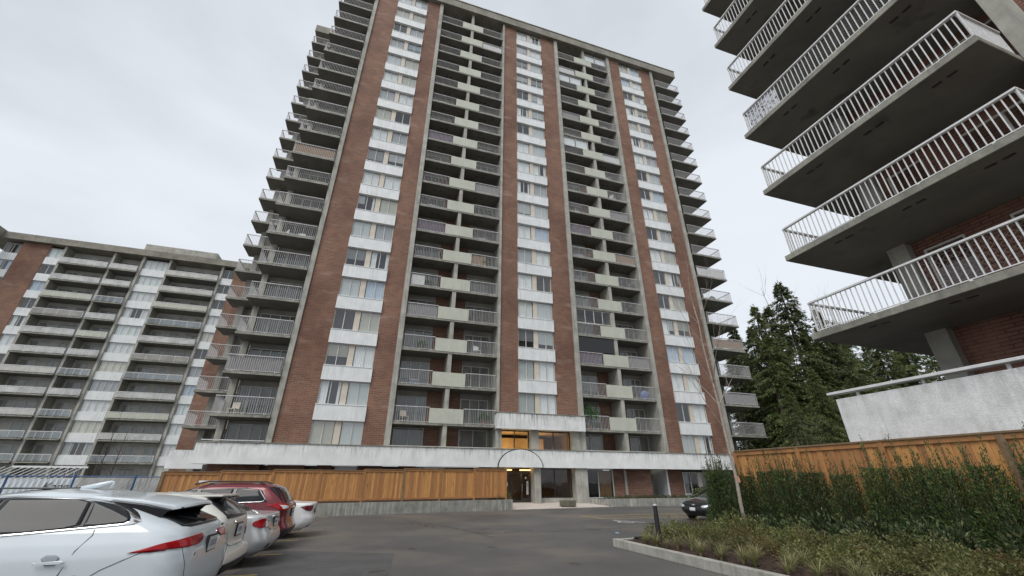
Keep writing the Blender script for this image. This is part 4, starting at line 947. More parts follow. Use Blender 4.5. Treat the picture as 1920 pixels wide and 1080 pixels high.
c.patch('lower_bumper', [(-.8, .22), (-.78, .44), (.78, .44), (.8, .22)], PLAST, 'rear', (1,), off=.006); c.seam([(-.66, 1.0), (-.64, .75), (-.4, .66), (0, .65)], 'rear', (1, -1)); c.wheel(.85, .33); c.wheel(3.4, .33)
obj('wiper', MB().bar((.2, -.05, 1.12), (.3, .35, 1.14), .02, .02), PLAST, c.root)
# silver sedan
SV = paint('silver_paint', (0.50, 0.51, 0.52), rough=.3, metal=.35)
LS = [(.20, .28, 4.2, .76), (.30, .10, 4.35, .84), (.45, .0, 4.45, .87), (.58, .02, 4.45, .875), (.70, .08, 4.45, .875), (.85, .11, 4.3, .875), (.94, .10, 4.1, .86), (.985, .14, 3.6, .82), (1.0, .5, 3.3, .80), (1.03, .72, 3.2, .79), (1.12, .92, 3.05, .75), (1.24, 1.2, 2.8, .69), (1.36, 1.55, 2.5, .62), (1.42, 1.85, 2.3, .5), (1.44, 2.05, 2.2, .25)]
c = car_at('silver sedan with red and clear tail lamps parked beside the red sport utility car', SV, -12.0, -19.35, LS, rc=.28)
c.patch('tail_lamp', [(.22, .80), (.20, .86), (.0, .915), (-.12, .915), (-.12, .74), (.0, .735), (.15, .76)], REDL, 'wrap', off=.010); c.patch('reversing_lamp', [(-.125, .915), (-.34, .90), (-.36, .76), (-.125, .74)], CLEARL, 'wrap', off=.010)
c.patch('rear_window', [(-.68, 1.03), (.68, 1.03), (.52, 1.36), (-.52, 1.36)], CARGLASSL, 'rear', (1,), off=.008); c.patch('side_window', [(1.15, 1.07), (1.7, 1.34), (2.4, 1.34), (2.95, 1.07)], CARGLASS)
c.plate(0, .80, .30, .15); c.text('COROLLA', .38, .92, .05, CHROME); c.seam([(-.66, .95), (-.62, .74), (-.4, .66), (0, .65)], 'rear', (1, -1)); c.wheel(.85, .31); c.wheel(3.5, .31)
c.patch('bumper_vent', [(-.66, .34), (-.4, .34), (-.45, .41), (-.62, .42)], PLAST, 'rear', (1, -1), off=.006)
# red sport utility car
RD = paint('red_paint', (0.14, 0.010, 0.017), rough=.26, metal=.25)
LR = [(.22, .30, 4.2, .78), (.36, .06, 4.35, .88), (.50, .0, 4.42, .90), (.62, .06, 4.42, .905), (.78, .10, 4.4, .905), (.95, .10, 4.3, .90), (1.06, .12, 4.0, .88), (1.14, .2, 3.4, .86), (1.25, .28, 3.1, .82), (1.38, .38, 2.85, .76), (1.50, .5, 2.55, .70), (1.58, .72, 2.3, .6), (1.615, 1.1, 2.0, .4)]
c = car_at('dark red sport utility car with roof rails between the silver and white sedans', RD, -12.02, -16.8, LR, rc=.26)
c.patch('window_surround', [(.60, 1.14), (.80, 1.43), (1.2, 1.49), (2.5, 1.47), (3.25, 1.12)], BLACKG, off=.004)
for sg in (1, -1): obj('chrome_strip', MB().tube([c.pt(x - c.lv(z)[0], z, sg, .012) for x, z in ((.86, 1.42), (.66, 1.20), (.72, 1.15), (1.2, 1.135), (2.2, 1.13), (3.2, 1.125))], .012, 6), CHROME, c.root)
c.patch('side_window', [(.72, 1.20), (.90, 1.41), (1.42, 1.46), (1.44, 1.15)], CARGLASS, off=.010); c.patch('side_window', [(1.52, 1.15), (1.5, 1.46), (2.25, 1.45), (2.3, 1.15)], CARGLASS, off=.010); c.patch('side_window', [(2.38, 1.15), (2.35, 1.445), (2.55, 1.43), (3.1, 1.15)], CARGLASS, off=.010)
c.patch('rear_window', [(-.62, 1.14), (.62, 1.14), (.55, 1.50), (-.55, 1.50)], CARGLASS, 'rear', (1,), off=.008); c.patch('quarter_trim', [(-.1, 1.52), (.16, 1.5), (-.05, 1.16)], BLACKG, 'wrap', off=.009)
c.patch('tail_lamp', [(.5, 1.06), (.2, 1.11), (.0, 1.10), (-.30, 1.06), (-.32, .98), (-.1, .93), (.1, .95), (.3, 1.02)], REDL, 'wrap', off=.012); c.patch('reversing_lamp', [(.12, 1.07), (-.2, 1.05), (-.2, .99), (.02, .97)], CLEARL, 'wrap', off=.018)
c.patch('lower_bumper', [(-.86, .24), (-.84, .5), (.84, .5), (.86, .24)], PLAST, 'rear', (1,), off=.006); c.patch('lower_bumper', [(.05, .24), (.4, .24), (.32, .46), (.02, .5)], PLAST, 'wrap', off=.007); c.plate(0, .86)
for sy in (.55, -.55): obj('roof_rail', MB().tube([(.8, sy, 1.58), (1.0, sy, 1.64), (2.2, sy, 1.65), (2.5, sy, 1.58)], .018, 8), PLAST, c.root)
obj('roof_box', MB().box(2.0, 2.45, .2, .5, 1.62, 1.67), RAIL, c.root)
c.seam([(.85, 1.13), (.9, .95), (1.15, .75), (1.2, .4)]); c.seam([(1.48, 1.13), (1.5, .4)]); c.wheel(.86, .35); c.wheel(3.5, .35)
# white sedan nearest the cedar fence
WS = paint('bright_white_paint', (0.74, 0.75, 0.75))
LW = [(.20, .35, 4.4, .78), (.30, .14, 4.55, .87), (.42, .03, 4.62, .90), (.56, .0, 4.65, .905), (.70, .05, 4.65, .905), (.88, .05, 4.5, .90), (.96, .04, 4.3, .88), (1.0, .10, 3.8, .83), (1.015, .55, 3.4, .80), (1.05, .78, 3.3, .785), (1.14, 1.05, 3.1, .74), (1.26, 1.45, 2.85, .68), (1.36, 1.85, 2.6, .60), (1.41, 2.15, 2.4, .45), (1.42, 2.3, 2.35, .2)]
c = car_at('bright white sedan parked closest to the retaining wall', WS, -11.72, -14.1, LW, rc=.3)
c.patch('tail_lamp', [(.34, .90), (.1, .93), (-.3, .93), (-.34, .82), (-.1, .76), (.1, .80)], material('dark_red_lamp', (.16, .006, .014), rough=.12, coat=.7, var=.3, fine=0), 'wrap', off=.010); c.patch('rear_window', [(-.66, 1.06), (.66, 1.06), (.5, 1.35), (-.5, 1.35)], CARGLASS, 'rear', (1,), off=.008)
c.patch('side_window', [(1.2, 1.08), (1.8, 1.33), (2.5, 1.33), (3.1, 1.08)], CARGLASS); c.patch('exhaust_trim', [(-.7, .30), (-.5, .30), (-.5, .36), (-.7, .36)], PLAST, 'rear', (1, -1)); c.plate(0, .72); c.wheel(.9, .33); c.wheel(3.7, .33)
# black car by the hedge, nose toward the parking stalls
BK = paint('black_paint', (0.012, 0.013, 0.016), rough=.2)
LB_ = [(.20, .3, 4.30, .78), (.30, .1, 4.45, .86), (.45, .0, 4.55, .89), (.60, .0, 4.52, .895), (.72, .03, 4.42, .895), (.82, .05, 4.15, .88), (.90, .08, 3.75, .85), (.97, .2, 3.25, .82), (1.05, .6, 3.05, .78), (1.16, 1.0, 2.75, .72), (1.28, 1.4, 2.4, .64), (1.36, 1.8, 2.1, .5), (1.38, 1.95, 2.0, .2)]
P0 = Vector((8.62, 21.9, 0)); fw = Vector((-math.cos(TH + R(14)), -math.sin(TH + R(14)), 0))
c = Car('black car with chrome emblem and front plate half hidden by the yew hedge', LB_, BK, tuple(P0 - fw * 4.55), math.atan2(fw.y, fw.x), rf=.5)
rt = c.root
def fpt(y, z, off):
    xr, xf, w_ = c.lv(z); rf = .5; ay = abs(y); x = xf if ay < w_ - rf else xf - rf + math.sqrt(max(0, rf * rf - (ay - (w_ - rf)) ** 2)); return (x + off, y, z)
def fpatch(name, poly, mat, off=.008, rows=10, cols=14):
    m = MB(); zs = [p[1] for p in poly]; z0, z1 = min(zs), max(zs); n = len(poly)
    for r in range(rows + 1):
        z = z0 + (z1 - z0) * (r + (.001 if r == 0 else -.001 if r == rows else 0)) / rows; xs = []
        for i in range(n):
            (a, za), (b, zb) = poly[i], poly[(i + 1) % n]
            if (za - z) * (zb - z) <= 0 and za != zb: xs.append(a + (b - a) * (z - za) / (zb - za))
        for q in range(cols + 1): m.v.append(fpt(min(xs) + (max(xs) - min(xs)) * q / cols, z, off))
    for r in range(rows):
        for q in range(cols): k = r * (cols + 1) + q; m.f.append((k, k + 1, k + cols + 2, k + cols + 1))
    o = obj(name, m, mat, rt, smooth=True); md = o.modifiers.new('solid', 'SOLIDIFY'); md.thickness = .01; md.offset = 0; return o
fpatch('grille', [(-.5, .30), (.5, .30), (.62, .52), (.4, .62), (-.4, .62), (-.62, .52)], PLAST)
fpatch('licence_plate', [(-.15, .42), (.15, .42), (.15, .56), (-.15, .56)], PLATE, off=.03); fpatch('emblem', [(-.09, .68), (-.05, .655), (.05, .655), (.09, .68), (.05, .71), (-.05, .71)], CHROME, off=.02, rows=6, cols=6)
for sg in (1, -1): fpatch('head_lamp', [(.42 * sg, .60), (.62 * sg, .56), (.86 * sg, .66), (.885 * sg, .72), (.7 * sg, .69), (.5 * sg, .655)], HEADL, off=.014)
c.patch('head_lamp', [(4.0, .66), (3.85, .72), (4.15, .70), (4.28, .66)], HEADL); m = MB()
for i in range(13):
    for q in range(9):
        z = .98 + (1.33 - .98) * i / 12; xr, xf, w_ = c.lv(z); y = (w_ - .12) * (q / 4 - 1); m.v.append(fpt(y, z, .01))
for i in range(12):
    for q in range(8): k = i * 9 + q; m.f.append((k, k + 1, k + 10, k + 9))
obj('windshield', m, CARGLASSL, rt, smooth=True); c.patch('side_window', [(.9, 1.0), (1.5, 1.27), (2.2, 1.3), (2.95, 1.0)], CARGLASS); c.wheel(.85, .32); c.wheel(3.6, .32)
# ------------------------------------------------------------------ vegetation
rg = np.random.default_rng(11)
def norm(a): return a / np.maximum(np.linalg.norm(a, axis=-1, keepdims=True), 1e-9)
def leaf_quads(pos, d, L, Wd, rg=rg, up=None):
    """pos (n,3) base, d (n,3) direction; diamond leaf of length L and width Wd"""
    n = len(pos); r = rg.normal(size=(n, 3)); side = norm(np.cross(d, r)); L = np.broadcast_to(L, (n,))[:, None]; Wd = np.broadcast_to(Wd, (n,))[:, None]
    mid = pos + d * L * .5; return np.stack([pos, mid + side * Wd * .5, pos + d * L, mid - side * Wd * .5], 1)
CONL = leaf_mat('conifer_leaf', (0.030, 0.058, 0.022), (0.095, 0.122, 0.038), (0.18, 0.195, 0.065), scale=.5, trans=.15)
YEWL = leaf_mat('yew_leaf', (0.018, 0.044, 0.015), (0.048, 0.090, 0.025), (0.14, 0.19, 0.05), scale=3.0, trans=.12)
SHRL = leaf_mat('shrub_leaf', (0.060, 0.085, 0.024), (0.145, 0.155, 0.048), (0.27, 0.25, 0.11), scale=3.0)
SHRR = leaf_mat('shrub_leaf_bronze', (0.075, 0.075, 0.028), (0.17, 0.145, 0.055), (0.20, 0.12, 0.06), scale=3.0)
RHOL = leaf_mat('rhododendron_leaf', (0.018, 0.038, 0.018), (0.045, 0.075, 0.032), (0.22, 0.24, 0.11), scale=2.5, rough=.35)
GRSL = leaf_mat('sedge_leaf', (0.13, 0.16, 0.055), (0.25, 0.24, 0.11), (0.36, 0.31, 0.17), scale=4.0)
HOUSEL = leaf_mat('house_plant_leaf', (0.03, 0.075, 0.02), (0.06, 0.13, 0.04), (0.1, 0.2, 0.06))
def conifer_mesh(h, r, seed, n=420):
    g = np.random.default_rng(seed); Q = []
    hb = h * .05
    for i in range(n):
        t = g.random() ** .9; z = hb + (h - hb) * t; a = g.uniform(0, 2 * math.pi); R_ = r * (1 - t) ** .72 * g.uniform(.5, 1.15) * (1 + .28 * math.sin(2 * a + 9 * t + seed) + .2 * math.sin(23 * t + 3 * a)) + .12
        k = int(26 + 70 * (1 - t)); s = .15 + .85 * g.random(k) ** .7; rise = g.uniform(.05, .3); droop = g.uniform(.3, .5)
        lat = g.normal(scale=.16, size=k) * (s + .2) * min(R_, 2.5) * .55
        px = math.cos(a) * R_ * s - math.sin(a) * lat; py = math.sin(a) * R_ * s + math.cos(a) * lat; pz = z + R_ * (rise * s - droop * s ** 2) - np.abs(lat) * .35 - g.random(k) * .18
        P = np.stack([px, py, pz], 1)
        da = a + np.sign(lat) * g.uniform(.2, 1.1, k); D = norm(np.stack([np.cos(da), np.sin(da), g.normal(-.6, .3, k)], 1))
        Q.append(leaf_quads(P, D, g.uniform(.20, .46, k), g.uniform(.05, .12, k), g))
    top = 90; tz = g.random(top); P = np.stack([g.normal(scale=.10, size=top) * (1 + 2 * tz), g.normal(scale=.10, size=top) * (1 + 2 * tz), h - tz * 1.5], 1); Q.append(leaf_quads(P, norm(np.stack([g.normal(size=top), g.normal(size=top), g.uniform(0, 1.5, top)], 1)), .35, .07, g))
    return quads_mesh('crown', np.concatenate(Q))
def trunk_mesh(h, r): 
    m = MB(); m.tube([(0, 0, -.3), (.05, 0, h * .3), (-.05, .04, h * .7), (0, 0, h * .98)], [r, r * .8, r * .45, .03], 8); return m.mesh('trunk', True)
CV = [(conifer_mesh(22, 4.5, 1, 560), trunk_mesh(22, .35)), (conifer_mesh(22, 3.7, 2, 500), trunk_mesh(22, .3)), (conifer_mesh(22, 5.2, 3, 600), trunk_mesh(22, .4))]
def conifer(px, py, h, k, lab):
    o = thing('conifer_tree', lab, 'tree', (px, py, 0), rnd.uniform(0, 6.28), 'conifers between the tower and the balcony building'); s = h / 22; o.scale = (s * rnd.uniform(.9, 1.1), s * rnd.uniform(.9, 1.1), s)
    obj('crown', CV[k][0], CONL, o); obj('trunk', CV[k][1], TRUNK, o)
for (px, py, h, k) in ((28.5, 44, 20.5, 1), (33.8, 46, 24.6, 0), (31.0, 45.5, 21, 1), (36.5, 45, 20.5, 1), (39.5, 46.5, 19.5, 2), (43, 46, 18.6, 0), (47, 47, 19, 2), (51, 48, 18.5, 1), (30, 52, 21, 2), (35, 53, 20, 1), (41, 54, 21, 0), (46, 55, 21, 2), (53, 54, 21, 1), (27.5, 49, 17, 1), (29.5, 47.5, 19, 1), (37.8, 48, 17.5, 2), (44.5, 49, 17.8, 1), (49, 50, 17, 0), (33, 56, 19, 1), (38.5, 57, 20.5, 1)):
    conifer(px, py, h, k, 'tall dark cedar tree with drooping sprays behind the fence')
for (px, py, h, k) in ((24.5, 36.5, 9.5, 2), (28.0, 37.5, 11.5, 0), (31.5, 38.0, 10.5, 2), (35, 38.5, 10, 0)):
    conifer(px, py, h, k, 'bushy young cedar with branches to the ground by the tower corner')
def bare_tree(h, seed, spread=.45, depth=5, r0=.09, lean=0, first=.3, side=7):
    g = random.Random(seed); m = MB()
    def grow(p, d, L, r, lev):
        pts = [p]; rad = [r]; q = p.copy(); dd = d.copy()
        for i in range(4):
            dd = (dd + Vector((g.gauss(0, .07), g.gauss(0, .07), .05))).normalized(); q = q + dd * L / 4; pts.append(q.copy()); rad.append(r * (1 - .17 * (i + 1)))
        m.tube(pts, rad, 6 if lev < 2 else 4, cap=False)
        if lev < depth:
            for i in range(g.choice([2, 3, 3])):
                k = g.choice([2, 3, 4]); nd = (dd + Vector((g.gauss(0, spread), g.gauss(0, spread), g.uniform(0, .3)))).normalized(); grow(pts[k], nd, L * g.uniform(.55, .8), rad[k] * .65, lev + 1)
    tp = [Vector((0, 0, -.2))]; tr = [r0]
    for i in range(10): tp.append(Vector((lean * h * i / 10 + g.gauss(0, .02), g.gauss(0, .02), h * .8 * (i + 1) / 10))); tr.append(r0 * (1 - .075 * (i + 1)))
    tm = MB().tube(tp, tr, 10)
    for i in range(side):
        k = int(10 * (first + (1 - first) * i / side)) + 1; k = min(k, 10); a = g.uniform(0, 6.28) if i % 2 else g.uniform(2.2, 4.0)
        grow(tp[k], Vector((math.cos(a) * .7, math.sin(a) * .7, g.uniform(.7, 1.1))).normalized(), h * g.uniform(.12, .2), tr[k] * .55, 2)
    grow(tp[-1], Vector((0, 0, 1)), h * .22, tr[-1], 2)
    return tm.mesh('trunk', True), m.mesh('branches', True)
tm, bmx = bare_tree(8.6, 5, .42, 4, .055, -.02, .34, 11)
o = thing('young_tree', 'slender bare young tree with pale bark and orange tag beside the cedar fence', 'tree', (6.62, 13.2, .42)); obj('trunk', tm, BARKB, o); obj('branches', bmx, BARKB, o)
obj('tree_tag', MB().box(-.062, .062, -.066, -.05, 1.35, 1.40).box(.03, .08, -.066, -.05, 1.22, 1.35), material('orange_tag', (.75, .28, .16), rough=.5), o)
tv = [bare_tree(11, s, .5, 4, .1, 0, .25, 8) for s in (21, 22)]
for i, (px, py, h) in enumerate(((25.5, 47, 15), (40, 58, 29), (45, 60, 28), (49, 58, 26), (24.0, 35.0, 6.5), (22.6, 34.0, 5.5), (25.5, 35.2, 6))):
    o = thing('bare_tree', 'leafless tree with fine grey twigs rising above the cedars' if h > 10 else 'leafless grey shrub with upright stems below the corner balconies', 'tree', (px, py, 0), rnd.uniform(0, 6), 'leafless trees beyond the fence' if h > 10 else 'leafless shrubs by the tower corner'); o.scale = (h / 11,) * 3
    obj('trunk', tv[i % 2][0], BARKG, o); obj('branches', tv[i % 2][1], BARKG, o)
# bare twigs on the far left by the other block
for i, (px, py, h) in enumerate(((-36, 40, 7), (-40, 43, 8))):
    o = thing('bare_tree', 'dark leafless tree in front of the left apartment block', 'tree', (px, py, 0), i, 'leafless trees before the left block'); o.scale = (h / 11,) * 3; obj('trunk', tv[i][0], TRUNK, o); obj('branches', tv[i][1], TRUNK, o)
def yew_mesh(seed, h=2.2, r=.41):
    g = np.random.default_rng(seed); Q = []; m = MB()
    for i in range(70):
        a = g.uniform(0, 6.28); rr = r * math.sqrt(g.random()); top = h * (1.0 - .30 * (rr / r) ** 1.5) * g.uniform(.55, 1.08); lean = g.uniform(.05, .42); ph = g.uniform(-.12, .12)
        n = int(95 * top / h); t = np.sort(g.uniform(.02, 1, n)); bx = math.cos(a) * rr * (.45 + lean * t + .4 * t); by_ = math.sin(a) * rr * (.45 + lean * t + .4 * t) ; bz = top * t
        P = np.stack([bx + ph * t ** 2, by_, bz], 1); P[:, :2] += g.normal(scale=.012, size=(n, 2)) 
        w_ = (1 - t) ** .4; da = g.uniform(0, 6.28, n); D = norm(np.stack([np.cos(da) * .7, np.sin(da) * .7, g.uniform(.7, 2.0, n)], 1))
        Q.append(leaf_quads(P, D, g.uniform(.035, .08, n), g.uniform(.012, .022, n), g))
        m.tube([(P[0][0], P[0][1], 0), (P[n // 2][0], P[n // 2][1], P[n // 2][2]), tuple(P[-1])], [.007, .005, .002], 4, cap=False)
    k = 4600; z = g.random(k) ** 1.25 * h * .70; a = g.uniform(0, 6.28, k); rr = r * 1.05 * np.sqrt(g.random(k)) * np.clip(1.22 - .95 * (z / h), .25, 1.1)
    P = np.stack([np.cos(a) * rr, np.sin(a) * rr, z], 1); D = norm(np.stack([np.cos(a) + g.normal(scale=.5, size=k), np.sin(a) + g.normal(scale=.5, size=k), g.uniform(.5, 2.2, k)], 1)); Q.append(leaf_quads(P, D, g.uniform(.04, .085, k), g.uniform(.013, .025, k), g))
    return quads_mesh('foliage', np.concatenate(Q)), m.mesh('stems')
YV = [yew_mesh(40 + i) for i in range(4)]
fdir = (Vector((12.4, 2.9, 0)) - Vector((7.42, 14.45, 0))).normalized(); fn = Vector((fdir.y, -fdir.x, 0))       # fn points to the parking side
if fn.x > 0: fn = -fn
for i in range(17):
    t = .55 + i * .69 + rnd.uniform(-.1, .1); p = Vector((7.42, 14.45, 0)) + fdir * t + fn * (.55 + rnd.uniform(-.08, .1))
    o = thing('yew_plant', 'upright dark green yew plant in the hedge along the cedar fence', 'hedge plant', (p.x, p.y, .36), rnd.uniform(0, 6.28), 'yew hedge along the cedar fence'); sc = rnd.uniform(.92, 1.08); o.scale = (sc * rnd.uniform(.9, 1.2), sc * rnd.uniform(.9, 1.2), sc * rnd.uniform(.92, 1.08))
    obj('foliage', YV[i % 4][0], YEWL, o); obj('stems', YV[i % 4][1], TRUNK, o)
for i, (px, py) in enumerate(((6.85, 14.95), (7.15, 15.45), (7.6, 15.9), (6.72, 14.75))):
    o = thing('yew_plant', 'dense yew plant beyond the fence end hiding the black car', 'hedge plant', (px, py, .3), i * 1.7, 'yews beyond the fence end'); o.scale = (1.0, 1.0, 1.05); obj('foliage', YV[(i + 1) % 4][0], YEWL, o); obj('stems', YV[(i + 1) % 4][1], TRUNK, o)
def mound_mesh(seed, r=.36, h=.36, n=950, L=(.035, .068), Wd=(.018, .034), stems=True):
    g = np.random.default_rng(seed); a = g.uniform(0, 6.28, n); u = g.random(n) ** .5; el = np.arccos(g.uniform(0, 1, n)); rad = (.55 + .45 * g.random(n) ** .4) * (1 + .18 * np.sin(a * 3 + seed) + .12 * np.sin(a * 5))
    P = np.stack([np.cos(a) * np.sin(el) * r * rad, np.sin(a) * np.sin(el) * r * rad, np.cos(el) * h * rad * (1 + .15 * np.sin(a * 4 + 1)) + .02], 1)
    P[:, 2] = np.maximum(P[:, 2], .01); D = norm(P * np.array([1, 1, 1.3]) + g.normal(scale=.22, size=(n, 3))); return quads_mesh('foliage', leaf_quads(P, D, g.uniform(*L, n), g.uniform(*Wd, n), g))
MV = [mound_mesh(60 + i) for i in range(4)]; RV = [mound_mesh(70 + i, .42, .42, 620, (.07, .13), (.028, .045)) for i in range(3)]
spots = []
for i in range(900):
    u, v = rnd.uniform(.0, .98), rnd.uniform(.24, .62)
    if v < .32 and rnd.random() < .8: continue
    p = bed(u, v)
    if all((p.xy - q.xy).length > .46 for q in spots) and (p.xy - Vector((bx, by))).length > .35: spots.append(p)
    if len(spots) > 95: break
for i, p in enumerate(spots):
    br = rnd.random() < .28
    o = thing('low_shrub', 'low rounded bronze-green shrub in the mulch bed' if br else 'low rounded olive-green shrub in the mulch bed', 'shrub', (p.x, p.y, p.z - .02), rnd.uniform(0, 6.28), 'bronze low shrubs in the bed' if br else 'green low shrubs in the bed'); sc = rnd.uniform(.7, 1.2); o.scale = (sc, sc, sc * rnd.uniform(.7, 1.05))
    obj('foliage', MV[i % 4], SHRR if br else SHRL, o)
    st = MB()
    for k in range(5): a = k * 1.3; st.tube([(0, 0, -.03), (.12 * math.cos(a), .12 * math.sin(a), .18)], [.008, .004], 4)
    obj('stems', st, TRUNK, o)
for i in range(22):
    u = .02 + .96 * i / 22; p = bed(u + rnd.uniform(-.02, .02), rnd.uniform(.66, .78)); o = thing('rhododendron_shrub', 'broad leaved dark shrub at the foot of the yew hedge', 'shrub', (p.x, p.y, p.z - .02), rnd.uniform(0, 6), 'broad leaved shrubs below the hedge'); sc = rnd.uniform(.75, 1.15); o.scale = (sc, sc, sc); obj('foliage', RV[i % 3], RHOL, o)
    st = MB()
    for k in range(4): a = k * 1.6; st.tube([(0, 0, -.03), (.12 * math.cos(a), .12 * math.sin(a), .22)], [.01, .005], 4)
    obj('stems', st, TRUNK, o)
def tuft_mesh(seed, n=85):
    g = np.random.default_rng(seed); Q = []
    for i in range(n):
        a = g.uniform(0, 6.28); L = g.uniform(.18, .38); lean = g.uniform(.25, 1.0); w_ = g.uniform(.004, .008); c_, s_ = math.cos(a), math.sin(a); prev = np.array([c_ * .02, s_ * .02, 0.]); side = np.array([-s_, c_, 0])
        for k in range(4):
            t = (k + 1) / 4; p = np.array([c_ * L * lean * t ** 1.3, s_ * L * lean * t ** 1.3, L * (t - .55 * lean * t ** 2.2)]); w0, w1 = w_ * (1 - k / 4.6), w_ * (1 - (k + 1) / 4.6); Q.append(np.stack([prev - side * w0, prev + side * w0, p + side * w1, p - side * w1])); prev = p
    return quads_mesh('blades', np.array(Q))
TV = [tuft_mesh(80 + i) for i in range(4)]
for i in range(34):
    u = .06 + .92 * i / 34; p = bed(u, rnd.uniform(.04, .2)); o = tag(obj('sedge_tuft', TV[i % 4], GRSL, None, (p.x, p.y, p.z), rnd.uniform(0, 6)), 'arching yellow-green sedge tuft along the kerb of the bed', 'grass tuft', 'sedge tufts along the kerb'); sc = rnd.uniform(.9, 1.45); o.scale = (sc, sc, sc)
# mulch chips
ch = []
for i in range(2600):
    p = bed(rnd.uniform(0, 1), rnd.uniform(0.01, .6)); a = rnd.uniform(0, 6.28); L = rnd.uniform(.015, .05); w_ = rnd.uniform(.006, .014); d = Vector((math.cos(a), math.sin(a), rnd.uniform(-.2, .3))) * L; n = Vector((-math.sin(a), math.cos(a), 0)) * w_; p = p + Vector((0, 0, .022)); ch.append([p - d - n, p + d - n, p + d + n, p - d + n])
o = obj('bark_chips', quads_mesh('bark_chips', [[tuple(v) for v in q] for q in ch]), material('bark_chip', (.085, .045, .03), var=.6, vscale=6)); o['kind'] = 'stuff'; o['label'] = 'loose reddish brown bark chips over the plant bed'
# rocks at the hedge foot
RK = material('bed_stone', (.34, .34, .32), var=.3, vscale=5, bump=.5)
for (u, v, r_) in ((.62, .7, .13), (.72, .66, .16), (.80, .68, .17), (.9, .67, .15)):
    p = bed(u, v); bm = bmesh.new(); bmesh.ops.create_icosphere(bm, subdivisions=3, radius=r_)
    for vv in bm.verts: vv.co = Vector((vv.co.x * 1.5, vv.co.y, vv.co.z * .6)) * (1 + .12 * math.sin(vv.co.x * 30 + u * 50) + .1 * math.cos(vv.co.y * 23))
    me = bpy.data.meshes.new('stone'); bm.to_mesh(me); bm.free(); me.shade_smooth(); tag(obj('garden_stone', me, RK, None, (p.x, p.y, p.z + .06), rnd.uniform(0, 3)), 'pale grey garden stone among the shrubs at the hedge foot', 'stone', 'stones at the hedge foot')
# planting beside the entrance
for i in range(24):
    s_ = 7.4 + i * .5; p = W(s_, rnd.uniform(-1.1, -.6), .42); o = tag(obj('low_shrub', MV[i % 4], RHOL, None, tuple(p), rnd.uniform(0, 6)), 'small dark shrub in the planter right of the lobby', 'shrub', 'shrubs in the lobby planter'); o.scale = (.8, .8, .75)
for i, (s_, y_, z_, sc) in enumerate(((-1.5, -2.2, .52, 1.3), (-1.9, -2.5, .52, 1.0))):
    o = tag(obj('low_shrub', RV[i], SHRL, None, tuple(W(s_, y_, z_)), i), 'leafy shrub in the corner of the retaining wall beside the entrance door', 'shrub', 'shrubs beside the entrance door'); o.scale = (sc,) * 3
for i, (s_, y_) in enumerate(((16.3, -.7), (17.3, -.6), (18.3, -.7))):
    o = tag(obj('broad_shrub', RV[i], RHOL, None, tuple(W(s_, y_, .42)), i), 'broad leaved shrub under the ground floor windows behind the black car', 'shrub', 'shrubs under the ground floor windows'); o.scale = (1.9, 1.9, 1.7)
# balcony plants and belongings
def bal_z(j): return 5.40 + FH * (j - 3) + .16
CLAY = material('clay_pot', (.3, .14, .08))
for (s_, j, sc, lab) in ((7.0, 3, 2.0, 'large green potted plant on the third floor balcony right of the lobby canopy'), (-2.1, 3, 1.1, 'small bright green potted plant on the third floor balcony left of the canopy')):
    o = thing('potted_plant', lab, 'plant', tuple(W(s_, .6, bal_z(j)))); q = obj('foliage', RV[0], HOUSEL, o, (0, 0, .45 * sc - .1)); q.scale = (sc, sc, sc * 1.3)
    obj('pot', MB().tube([(0, 0, .01), (0, 0, .35)], [.16, .21], 12), CLAY, o); obj('stem', MB().tube([(0, 0, .3), (0, 0, .9 * sc)], .02, 6), TRUNK, o)
def chair(s_, y_, z_, rot, lab, mat):
    o = thing('patio_chair', lab, 'chair', tuple(W(s_, y_, z_)), TH + rot); obj('seat', MB().box(-.25, .25, -.25, .25, .40, .44), mat, o); obj('backrest', MB().box(-.25, .25, .22, .26, .44, .88), mat, o)
    for a in (-.22, .22):
        for b in (-.22, .22): obj('leg', MB().box(a - .02, a + .02, b - .02, b + .02, 0, .4), mat, o)
chair(-2.9, .45, bal_z(5), .3, 'white plastic patio chair on a balcony left of the central brick pier', RAIL); chair(12.2, .45, bal_z(12), 2.0, 'white patio chair on a high balcony in the right hand bay', RAIL); chair(-18.0, .5, bal_z(8), 0, 'pale patio chair on a left corner balcony', RAIL); chair(22.8, .6, bal_z(7), .8, 'white patio chair on a right corner balcony', RAIL)
bmg = bmesh.new(); bmesh.ops.create_icosphere(bmg, subdivisions=3, radius=.42)
for vv in bmg.verts: vv.co = Vector((vv.co.x * 1.1, vv.co.y * .7, vv.co.z * .95 if vv.co.z > 0 else vv.co.z * 1.3))
me = bpy.data.meshes.new('grill_cover'); bmg.to_mesh(me); bmg.free(); me.shade_smooth(); tag(obj('covered_grill', me, material('blue_tarp', (.16, .22, .42), rough=.5, var=.3), None, tuple(W(12.9, .55, bal_z(4) + .5))), 'barbecue under a blue grey cover on a right bay balcony', 'grill'); tag(obj('covered_grill', me.copy(), material('dark_tarp', (.06, .06, .07), rough=.5), None, tuple(W(13.0, .55, bal_z(8) + .5))), 'barbecue under a dark cover on a higher right bay balcony', 'grill')
